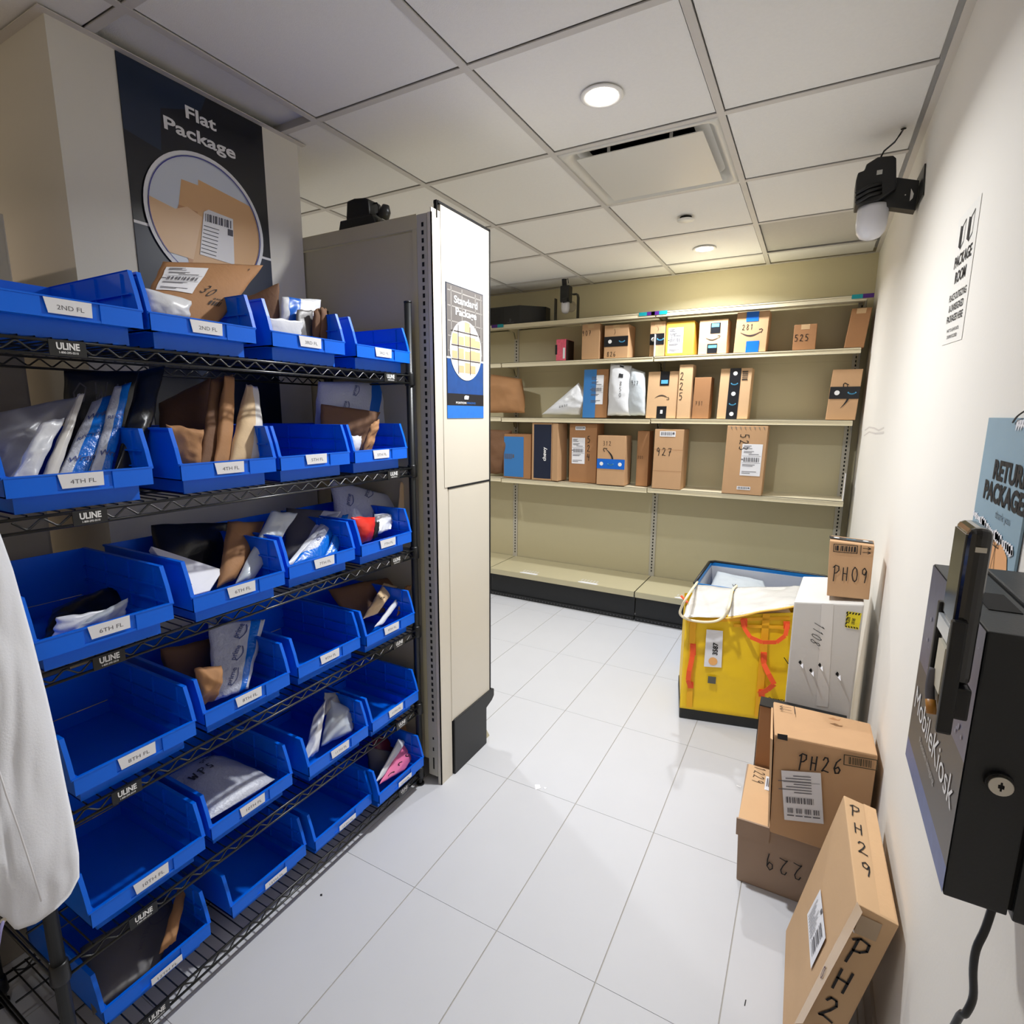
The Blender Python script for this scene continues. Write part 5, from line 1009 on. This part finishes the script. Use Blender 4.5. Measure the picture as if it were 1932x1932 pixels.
# 1229
c29 = hexbox('carton', [(1.524, .175, 0), (1.846, .178, 0), (1.846, .486, 0), (1.522, .486, 0), (1.514, .176, .219), (1.846, .178, .221), (1.846, .488, .221), (1.508, .488, .219)], mat('cardboard_grey', (164, 140, 120), .85, noise=.07, scale=12, bump=.08, bscale=120), 'low wide carton marked 1229 on the floor, at the bottom of the stack')
Ftp = Fr((1.514, .178, .2195), (1, 0, 0), (0, 1, 0), .002); mb = MB(); quad(mb, Ftp, .0, .33, .0, .308, .6); obj('top_flaps', mb, M_KRAFT3, c29, world=True)
Fl = Fr((1.57, .28, .2205), (0, -1, 0), (1, 0, 0), .002)
hand(c29, Fr((1.562, .46, .2205), (0, -1, 0), (1, 0, 0), .002), '1229', -.02, -.028, .036, wd=.002)
ship_label(c29, Fr((1.575, .36, .2205), (1, 0, 0), (0, 1, 0), .0015), 0, .05, 0, .08, 1)
FF = Fr((1.74, .1755, .135), (-1, -.01, 0), (.045, 0, -1), .0025); hand(c29, FF, '1229', 0, 0, .055, wd=.003, asp=.7)
obj('flap_edge', MB().hexa([(1.511, .170, .165), (1.606, .170, .168), (1.606, .176, .168), (1.511, .176, .165), (1.509, .170, .222), (1.606, .170, .224), (1.606, .176, .224), (1.509, .176, .222)]), mat('cardboard_grey', (164, 140, 120)), c29, world=True)
# PH26
c26 = hexbox('carton', [(1.605, .152, .2245), (1.846, .155, .2245), (1.850, .352, .2245), (1.602, .350, .2245), (1.592, .156, .545), (1.848, .160, .560), (1.846, .362, .548), (1.576, .352, .552)], M_KRAFT, 'large brown carton marked PH26 stacked on the low wide carton', bevel=.005)
F26n = Vector((0, -1, .01)).normalized(); F26 = Pp((1.7, .153, .4), F26n, .002)
P26 = lambda pts, name, m, k=1.: pq(name, F26, pts, m, c26, k)
Fh = Fr(F26(1506, 1448), F26(1600, 1462) - F26(1506, 1448), (0, 0, 1), .002); hand(c26, Fh, 'PH26', 0, 0, .047, wd=.004, asp=.62)
Fh = Fr(F26(1592, 1441), F26(1654, 1452) - F26(1592, 1441), (-.06, 0, 1), .002); L_ = (F26(1654, 1452) - F26(1592, 1441)).length
mb = MB(); ribbon(mb, Fh, [(0, 0), (L_, 0), (L_, .03), (0, .03), (0, 0)], .0025); barcode(mb, Fh, L_ * .14, L_ * .84, .004, .026, 16); obj('print', mb, mat('brown_ink', (58, 52, 34), .7), c26, world=True)
Fl = Fr(F26(1480, 1545), F26(1554, 1553) - F26(1480, 1545), F26(1474, 1452) - F26(1480, 1545), .002); ship_label(c26, Fl, 0, (F26(1554, 1553) - F26(1480, 1545)).length, 0, (F26(1474, 1452) - F26(1480, 1545)).length, 2)
P26([(1467, 1393), (1486, 1397), (1486, 1386), (1467, 1383)], 'tape_tab', M_KICK, 1.4)
Ft = Fr((1.592, .158, .5475), (.256, .004, .015), (-.016, .196, .004), .004); mb = MB(); ribbon(mb, Ft, [(.06, .13), (.06, .18)], .002)
for k in (0, 1): ribbon(mb, Ft, [(.018, .145 + .018 * k), (.05, .145 + .018 * k)], .002); ribbon(mb, Ft, [(.026, .151 + .018 * k), (.018, .145 + .018 * k), (.026, .139 + .018 * k)], .002)
obj('print', mb, M_INK, c26, world=True)
mb = MB(); poly(mb, Ft, [(.15, .14), (.165, .15), (.175, .142), (.185, .148), (.18, .135), (.165, .133)], 1.2); obj('tear', mb, M_KRAFT2, c26, world=True)
obj('flap_gap', MB().hexa([(1.5985, .155, .24), (1.603, .151, .24), (1.6025, .35, .24), (1.598, .35, .24), (1.582, .156, .53), (1.589, .152, .53), (1.577, .35, .53), (1.572, .35, .53)]), M_KRAFT3, c26, world=True)
# PH29 leaning on the wall
lv = Vector((.097, 0, .475)); tv = Vector((.0735, 0, -.015)); Lf = Vector((.006, -.366, 0)); A0 = Vector((1.672, .038, .0155))
c = [A0 + Lf, A0 + Lf + tv, A0 + tv, A0, A0 + Lf + lv + Vector((.004, 0, 0)), A0 + Lf + lv + tv + Vector((.004, 0, 0)), A0 + lv + tv, A0 + lv]
c2 = hexbox('carton', c, mat('cardboard_tan', (204, 168, 128), .78, noise=.06, scale=12, bump=.08, bscale=100, stretch=(1, .3, 1)), 'flat brown carton marked PH29 leaning against the right wall nearest the camera', bevel=.003)
nf = (c[0] - c[3]).cross(c[7] - c[3]).normalized(); nf = nf if nf.x < 0 else -nf
FL_ = Pp(c[3], nf, .0015)
e1 = (FL_(1563, 1725) - FL_(1533, 1830)); Fl = Fr(FL_(1531, 1828), FL_(1559, 1768) - FL_(1531, 1828), FL_(1523, 1742) - FL_(1531, 1828), .0015)
Wl = (FL_(1559, 1768) - FL_(1531, 1828)).length; Hl = (FL_(1523, 1742) - FL_(1531, 1828)).length
mb = MB(); pts = [(1531, 1829), (1559, 1770), (1549, 1678), (1524, 1726)]
lb = obj('shipping_label', MB().add([FL_(*p) for p in pts], [(0, 1, 2, 3)]), M_CARD, c2, world=True)
mb = MB(); Pn = [FL_(*p, 2.) for p in pts]; bil = lambda a, b: (Pn[0] * (1 - a) + Pn[1] * a) * (1 - b) + (Pn[3] * (1 - a) + Pn[2] * a) * b
def bq(a, b, c_, d): mb.add([bil(a, c_), bil(b, c_), bil(b, d), bil(a, d)], [(0, 1, 2, 3)])
for i in range(9): bq(.15 + .08 * i, .15 + .08 * i + (.02 + .02 * (i % 3)), .12, .38)
for i in range(8): bq(.12, .5 + .1 * (i % 4), .45 + .06 * i, .465 + .06 * i)
bq(.88, 1, .5, .58); pl = obj('label_print', mb, M_GREYINK, None); pl.parent = lb; pl.matrix_parent_inverse = Matrix.Identity(4)
mb = MB(); mb.add([FL_(*p) for p in ((1500, 1932), (1516, 1932), (1586, 1802), (1629, 1722), (1619, 1702), (1566, 1802))], [tuple(range(6))])
obj('tape', mb, M_TAPE, c2, world=True)
hand(c2, Fr(FL_(1551, 1840), (0, -1, 0), lv, .0015), '0', 0, 0, .03, mat('purple_ink', (80, 40, 60), .7), .003)
tf = Fr(c[7] + tv * .5, Lf, tv, .0015); nt_ = Lf.normalized().cross(tv.normalized())
Ftop = Fr(c[7], -tv, Lf * -1 if 0 else Lf, .002)
Ftop = Fr(c[7], tv, -Lf, .002)
if Ftop.N.z < 0: Ftop.e = -.002
for i_, ch_ in enumerate('PH29'): hand(c2, Ftop, ch_, .012 + .003 * i_, -.07 - .066 * i_, .04, wd=.003, asp=.8)
mb = MB(); quad(mb, Ftop, .046, .074, -.36, -.0, .5); obj('tape', mb, M_KRAFT3, c2, world=True)
Fn = Fr(c[4], tv, lv, .002)
for i_, ch_ in enumerate('PH29'): hand(c2, Fn, ch_, .018, -.135 - .085 * i_, .062, wd=.005, asp=.75)
mb = MB(); poly(mb, Fn, [(.012, -.018), (.05, -.015), (.052, -.06), (.014, -.066)], 1); obj('torn_patch', mb, mat('cardboard_torn', (178, 158, 134), .9), c2, world=True)
mb = MB(); poly(mb, Fn, [(.008, -.052), (.016, -.066), (.006, -.062)], 1.5); obj('paper_remnant', mb, M_CARD, c2, world=True)

# ================================================================== RIGHT WALL: SIGNS, KIOSK
def wall_pts(l, x): return [at_x(u, v, x) for u, v in l]
ws = empty('package_room_notice', (XR - .001, .0, 1.75), 'white paper notice reading Package Room taped on the right wall', 'sign')
tr_ = at_x(1853, 364, XR - .001); br_ = at_x(1814, 640, XR - .001); bl_ = at_x(1777, 652, XR - .001); yl = bl_.y; wdt = yl - (tr_.y + br_.y) / 2
pn = [Vector((XR - .0012, bl_.y, bl_.z)), Vector((XR - .0012, br_.y, br_.z)), Vector((XR - .0012, tr_.y, tr_.z)), Vector((XR - .0012, tr_.y + wdt, tr_.z + (bl_.z - br_.z)))]
obj('paper', MB().hexa([p + Vector((.0006, 0, 0)) for p in pn] + pn), mat('notice_paper', (234, 232, 226), .6), ws, world=True)
Uv = (pn[1] - pn[0]).normalized(); Vv = (pn[3] - pn[0]).normalized(); Fw = Fr(pn[0], Uv, Vv, .0008); Wn = (pn[1] - pn[0]).length; Hn = (pn[3] - pn[0]).length
mb = MB()
def tl_(t, v, h, wf): text(mb, Fw, t, Wn / 2, Hn * v, Hn * h, Wn * wf, .02, center=True)
tl_('PACKAGE', .60, .09, .8); tl_('ROOM', .47, .09, .52); tl_('PLACE OUTGOING', .34, .055, .82); tl_('& UNASSIGNED', .255, .055, .7); tl_('PACKAGES HERE', .17, .055, .78); tl_('WAIT TO LEAVE UNTIL', .09, .025, .6); tl_('DOOR IS CLOSED', .04, .025, .5)
for cx in (.3, .68):
    poly(mb, Fw, [((cx - .11) * Wn, .76 * Hn), (cx * Wn, .73 * Hn), (cx * Wn, .90 * Hn), ((cx - .11) * Wn, .92 * Hn)])
    ribbon(mb, Fw, [(cx * Wn, .73 * Hn), ((cx + .13) * Wn, .77 * Hn), ((cx + .13) * Wn, .93 * Hn), (cx * Wn, .90 * Hn), (cx * Wn, .73 * Hn)], .003)
obj('notice_print', mb, M_INK, ws, world=True)
rs = empty('return_packages_sign', (XR - .001, -.45, 1.35), 'light blue sign reading Return Packages on the right wall above the kiosk', 'sign')
a = at_x(1869, 788, XR - .001); b = at_x(1846, 960, XR - .001); yl = (a.y + b.y) / 2 + .003; yr = at_x(1918, 1080, XR - .001).y; zt2 = a.z; zb2 = 1.17
obj('board', MB().box(XR - .004, XR - .001, yr, yl, zb2, zt2), mat('sky_blue_print', (146, 176, 194), .45, noise=.06, scale=20), rs, world=True)
Fw = Fr((XR - .004, yl, 0), (0, -1, 0), (0, 0, 1), .0008)
def wp(u, v): p = at_x(u, v, XR - .004); return (yl - p.y, p.z)
mb = MB()
p1, p2 = wp(1874, 896), wp(1930, 908); text(mb, Fw, 'RETURN', p1[0], p1[1] - .004, .028, (yl - yr) * .72, .045); p3 = wp(1858, 928); text(mb, Fw, 'PACKAGES', p3[0] - .004, p3[1] - .008, .028, (yl - yr) * .9, .045)
obj('sign_text', mb, M_INK, rs, world=True)
mb = MB(); p = wp(1872, 965); text(mb, Fw, 'thank you', p[0] + .02, p[1] - .006, .012, .07, 0); obj('sign_text', mb, mat('grey_blue_ink', (88, 104, 116), .6), rs, world=True)
mb = MB(); r = random.Random(4)
for k in range(26):
    u = .003 + (yl - yr - .02) * k / 25; v = wp(1845, 972)[1] - .02 * k / 25; s_ = r.uniform(.004, .010)
    poly(mb, Fw, [(u, v - s_), (u + s_ * 1.6, v - s_ * .4), (u + s_, v + s_), (u - s_ * .6, v + s_ * .5)], 1.5)
for k in range(8):
    u = .15 + k * .01; poly(mb, Fw, [(u, zt2 - .012 - r.uniform(0, .01)), (u + .012, zt2 - .008), (u + .01, zt2 - .002), (u, zt2 - .003)], 1.5)
obj('torn_white', mb, M_CARD, rs, world=True)
poly_pts = [wp(1866, 1090), wp(1900, 1090), wp(1901, 1052), wp(1892, 1028), wp(1878, 1008), wp(1870, 1012), wp(1864, 1050)]
mb = MB(); poly(mb, Fw, [(a_, b_) for a_, b_ in poly_pts], 1.2); obj('parcel_drawing', mb, mat('drawing_orange', (240, 178, 124), .5), rs, world=True)
mb = MB(); c_ = wp(1880, 1032)
for s_ in (-1, 1): ribbon(mb, Fw, [(c_[0], c_[1]), (c_[0] + s_ * .012, c_[1] + .008), (c_[0] + s_ * .014, c_[1] + .001), (c_[0], c_[1]), (c_[0] + s_ * .008, c_[1] - .035)], .0016, 2)
obj('bow_drawing', mb, mat('brown_ink', (58, 52, 34), .7), rs, world=True)
mb = MB().tube(smoothp([at_x(1911, 797, XR - .006), at_x(1920, 785, XR - .008), at_x(1934, 775, XR - .006)]), .0012, 6); tag(obj('wall_wire', mb, M_BLACKP), 'thin black wire at the top right corner of the blue sign', 'wire')
mk = MB(); Fs_ = Fr((XR, 0, 0), (0, -1, 0), (0, 0, 1), .0006)
for l in ([(1632, 812), (1640, 806), (1650, 808), (1658, 812), (1668, 807)], [(1630, 822), (1640, 815), (1652, 818), (1668, 816)]):
    pp = [at_x(u, v, XR) for u, v in l]; ribbon(mk, Fs_, [(-p.y, p.z) for p in pp], .008)
obj('scuff_mark', mk, mat('scuff_grey', (214, 208, 202), .8), bpy.data.objects['wall_right'], world=True)

# kiosk
KX, KY0, KY1, KZ0, KZ1 = 1.76, -.93, -.684, 1.034, 1.296
kk = empty('wall_kiosk', (1.81, -.8, KZ0), 'black metal wall kiosk box with printed MobileKiosk face and a handset on top', 'kiosk')
obj('cabinet', MB().box(KX, 1.806, KY0, KY1, KZ0, KZ1), mat('kiosk_black_metal', (30, 33, 35), .42, noise=.08, scale=300, bump=.08, bscale=300), kk, world=True, bevel=.0015)
obj('back_box', MB().box(1.8095, XR, KY0, KY1 + .004, KZ0 - .004, KZ1 + .001), mat('kiosk_black_metal', (30, 33, 35)), kk, world=True, bevel=.0025)
obj('hinge_strip', MB().box(1.806, 1.8095, KY0 + .004, KY1 - .004, KZ0 + .004, KZ1 - .003), M_SLOT, kk, world=True)
Fk = Fr((KX, KY1, 0), (0, -1, 0), (0, 0, 1), .0008); WK = KY1 - KY0
def kq(name, m, z0, z1, k=1.): mb = MB(); quad(mb, Fk, .001, WK - .001, z0, z1, k); return obj(name, mb, m, kk, world=True)
kq('upper_print', mat('kiosk_violet_print', (92, 92, 116), .38, noise=.25, scale=70), 1.170, KZ1 - .001); kq('dark_band', mat('kiosk_brown_print', (74, 68, 66), .4), 1.062, 1.170); kq('lower_print', mat('kiosk_blue_print', (72, 92, 150), .38, noise=.3, scale=60), KZ0 + .001, 1.062)
mb = MB(); text(mb, Fk, 'MobileKiosk', .014, 1.112, .030, .218, .0, k=2); obj('kiosk_text', mb, M_WHITEINK, kk, world=True)
mb = MB(); text(mb, Fk, 'Position Imaging', .07, 1.092, .008, .09, .01, k=2); obj('kiosk_text', mb, mat('kiosk_small_print', (170, 168, 166), .5), kk, world=True)
mb = MB(); r = random.Random(9)
for _ in range(26):
    u, v, s_ = r.uniform(.01, WK - .01), r.uniform(1.18, KZ1 - .02), r.uniform(.001, .004); poly(mb, Fk, arcpts(u, v, s_, s_ * .8, 0, 6.28, 7)[:-1], 2)
tag(obj('print_dots', mb, mat('kiosk_dot_print', (132, 134, 158), .4), kk, world=True), kind='stuff')
lc = at_y(1884, 1475, KY0)
obj('lock_ring', MB().tube([(lc.x, KY0, lc.z), (lc.x, KY0 - .005, lc.z)], .0105, 24), M_BLACKP, kk, world=True)
obj('lock', MB().tube([(lc.x, KY0 - .004, lc.z), (lc.x, KY0 - .008, lc.z)], .0088, 24), M_CHROME, kk, world=True, bevel=.0006)
obj('keyhole', MB().box(lc.x - .0006, lc.x + .0006, KY0 - .0086, KY0 - .008, lc.z - .004, lc.z + .004).box(lc.x - .002, lc.x + .002, KY0 - .0087, KY0 - .008, lc.z - .0015, lc.z + .0015), M_SLOT, kk, world=True)
obj('slot', MB().box(1.775, 1.800, -.862, -.80, KZ1 - .001, KZ1 + .0008), M_SLOT, kk, world=True)
# handset in its cradle (glossy slab in front of the kiosk face)
hs = empty('handset', (1.725, -.985, 1.3), 'glossy black handset standing in a black holder at the top of the kiosk', 'handset')
X0, X1, Y0_, Y1_ = 1.7185, 1.7535, -.9465, -.915
hp = [(1.7195, -.968), (1.7195, -.938), (1.745, -.9300), (1.758, -.9325), (1.758, -.966), (1.746, -.972)]
M_GLOSS = mat('gloss_black_plastic', (16, 17, 19), .14, spec=.6, coat=.4)
obj('shell', MB().box(1.7265, 1.7425, -.983, -.934, 1.262, 1.392), M_GLOSS, hs, world=True, bevel=.008, seg=4)
obj('screen', MB().box(1.7255, 1.7272, -.978, -.940, 1.312, 1.386), mat('dark_glass', (58, 56, 52), .12), hs, world=True, bevel=.0006)
obj('holder', MB().box(1.7235, 1.734, -.936, -.928, 1.232, 1.318).box(1.7235, 1.734, -.989, -.981, 1.222, 1.318).box(1.727, 1.7435, -.985, -.932, 1.235, 1.262), M_BLACKP, hs, world=True, bevel=.002)
obj('light_window', MB().box(1.7238, 1.7266, -.980, -.938, 1.296, 1.309), mat('silver_label', (190, 196, 202), .2), hs, world=True)
obj('paper_strip', MB().box(1.7242, 1.7266, -.976, -.950, 1.25, 1.29), mat('cream_paper', (222, 216, 196), .5), hs, world=True)
obj('plug', MB().tube(smoothp([(1.724, -.95, 1.262), (1.722, -.955, 1.248), (1.7225, -.962, 1.236)]), .0035, 10), M_GREYINK, hs, world=True, smooth=True)
obj('plug_tip', MB().tube([(1.7225, -.962, 1.238), (1.7235, -.968, 1.228)], .0038, 10), mat('amber_plastic', (190, 130, 50), .4), hs, world=True, smooth=True)
obj('button', MB().box(1.731, 1.738, -.9855, -.9828, 1.374, 1.378), M_CHROME, hs, world=True)
Kc = [at_y(1876, 1712, -.85), at_y(1860, 1750, -.85), at_y(1842, 1790, -.85), at_y(1836, 1830, -.85), at_y(1836, 1880, -.85), at_y(1822, 1912, -.85), at_y(1800, 1936, -.84)]
Kc[0].z += .02
Kc += [Vector((1.80, -.80, .6)), Vector((1.83, -.7, .2)), Vector((1.84, -.6, .012))]
tag(obj('power_cable', MB().tube(smoothp(Kc), .0037, 12), M_BLACKP, smooth=True), 'black cable hanging down from under the wall kiosk', 'cable')

# ================================================================== WHITE JACKET, BAG, SCRAPS
R_ = [(-60, 880), (0, 1005), (25, 1075), (60, 1200), (88, 1310), (104, 1380), (124, 1480), (140, 1555), (149, 1610), (150, 1655)]
Bt = [(150, 1655), (132, 1690), (108, 1714), (70, 1742), (30, 1756), (8, 1732), (-12, 1722), (-40, 1760), (-110, 1790), (-260, 1800)]
def along(pl, t):
    ln = [0]
    for a, b in zip(pl[:-1], pl[1:]): ln.append(ln[-1] + math.hypot(b[0] - a[0], b[1] - a[1]))
    d = t * ln[-1]
    for i in range(len(pl) - 1):
        if d <= ln[i + 1] + 1e-9: k = (d - ln[i]) / (ln[i + 1] - ln[i]); return Vector((pl[i][0] + (pl[i + 1][0] - pl[i][0]) * k, pl[i][1] + (pl[i + 1][1] - pl[i][1]) * k))
    return Vector(pl[-1])
nx, ny = 56, 90; vs = []; fs = []
TL, TR, BL, BR = Vector((-260, 880)), Vector(R_[0]), Vector(Bt[-1]), Vector(R_[-1])
for side in (0, 1):
    for j in range(ny + 1):
        b = j / ny
        for i in range(nx + 1):
            a = i / nx   # a: 0 left, 1 right; b: 0 top, 1 bottom
            top = TL * (1 - a) + TR * a; bot = along(Bt, 1 - a); lf = TL * (1 - b) + BL * b; rt = along(R_, b)
            p = top * (1 - b) + bot * b + lf * (1 - a) + rt * a - ((TL * (1 - b) + BL * b) * (1 - a) + (TR * (1 - b) + BR * b) * a)
            thick = .035 * (max(0, min(1, 4 * a * (1 - a) + .0)) ** .5) * (.5 + .5 * min(1, (1 - b) * 8)) * (min(1, (1 - b) * 12) ** .4 if b > .9 else 1)
            fold = .006 * NZ.noise(Vector((a * 5, b * 7, 2))) + .006 * (abs(NZ.noise(Vector((a * 9 + b * 5, b * 5 - a * 3, 7)))) - .25) + (.004 * math.sin(a * 60 + 2 * NZ.noise(Vector((a * 4, b * 30, 1)))) * max(0, (b - .90) / .10) if b > .9 else 0)
            seam = -.004 * math.exp(-((a - .56 - .12 * b) / .008) ** 2)
            e = min(1, min(a, 1 - a, b, 1 - b) * 16)
            off = .17 + (thick if side == 0 else -thick * .6) + (fold + seam) * e * (1 if side == 0 else .6)
            vs.append(at_r(p.x, p.y, off))
S_ = (nx + 1) * (ny + 1)
for sdx in (0, 1):
    for j in range(ny):
        for i in range(nx):
            q = sdx * S_ + j * (nx + 1) + i; f = (q, q + 1, q + nx + 2, q + nx + 1); fs.append(f[::-1] if sdx == 0 else f)
for i in range(nx): a = ny * (nx + 1); fs += [(i, i + 1, S_ + i + 1, S_ + i), (a + i + 1, a + i, S_ + a + i, S_ + a + i + 1)]
for j in range(ny): a = j * (nx + 1); fs += [(a + nx + 1, a, S_ + a, S_ + a + nx + 1)]; a += nx; fs += [(a, a + nx + 1, S_ + a + nx + 1, S_ + a)]
cen = sum(vs, Vector()) / len(vs); mb = MB().add([v - cen for v in vs], fs)
jk = tag(obj('jacket', mb, mat('white_cotton', (236, 238, 244), .85, noise=.02, scale=10, bump=.15, bscale=300), None, loc=cen, smooth=True), 'white cloth jacket hanging in front of the left end of the wire rack', 'jacket')
bm = bmesh.new(); bm.from_mesh(jk.data); bmesh.ops.recalc_face_normals(bm, faces=list(bm.faces)); bm.to_mesh(jk.data); bm.free()
obj('seam', MB().tube([at_r(u, v, .212) for u, v in ((-6, 1440), (12, 1500), (34, 1560), (60, 1640), (78, 1700))], .0014, 6), M_CARD, jk, world=True, smooth=True)
obj('eyelet', MB().tube([at_r(6, 1737, .20), at_r(6, 1737, .204)], .004, 14), M_CHROME, jk, world=True)
obj('drawstring', MB().tube(smoothp([at_r(6, 1738, .203), at_r(0, 1760, .21), at_r(-6, 1800, .205)]), .0025, 8), mat('violet_cord', (150, 146, 196), .7), jk, world=True, smooth=True)
o, F, W, Hh = patch('duffel_bag', [(-.06, -1.36, .03), (.2, -1.44, .03), (.18, -1.36, .34), (-.04, -1.28, .32)], .12, mat('black_nylon', (32, 34, 38), .6, bump=.3, bscale=60), 'black fabric bag on the floor left of the wire rack', 'bag', None, crink=.01, freq=6, power=.3, seed=95)
def scrap(pts, label, m=M_CARD):
    mb = MB(); P_ = [at_z(u, v, .0012) for u, v in pts]; c = sum(P_, Vector()) / len(P_); n = len(P_)
    mb.add([p - c for p in P_] + [p - c + Vector((0, 0, -.0009)) for p in P_], [tuple(range(n)), tuple(range(n, 2 * n))[::-1]] + [((i + 1) % n, i, n + i, n + (i + 1) % n) for i in range(n)])
    return tag(obj('paper_scrap', mb, m, None, loc=c), label, 'litter')
s1 = scrap([(1009, 1480), (1018, 1480), (1020, 1487), (1010, 1490)], 'small square white sticker on the floor before the end panel'); scrap([(1025, 1485), (1032, 1486), (1028, 1489)], 'tiny white paper shred right of the square sticker')
scrap([(1389, 1480), (1396, 1484), (1399, 1482), (1397, 1486), (1390, 1483)], 'small white shred on the floor beside the low wide carton'); scrap([(604, 1687), (608, 1686), (608, 1690), (604, 1690)], 'tiny dark speck on the floor before the wire rack', M_INK)
scrap([(1404, 1897), (1406, 1886), (1408, 1886), (1406, 1897)], 'thin dark sliver on the floor left of the leaning carton', M_INK)
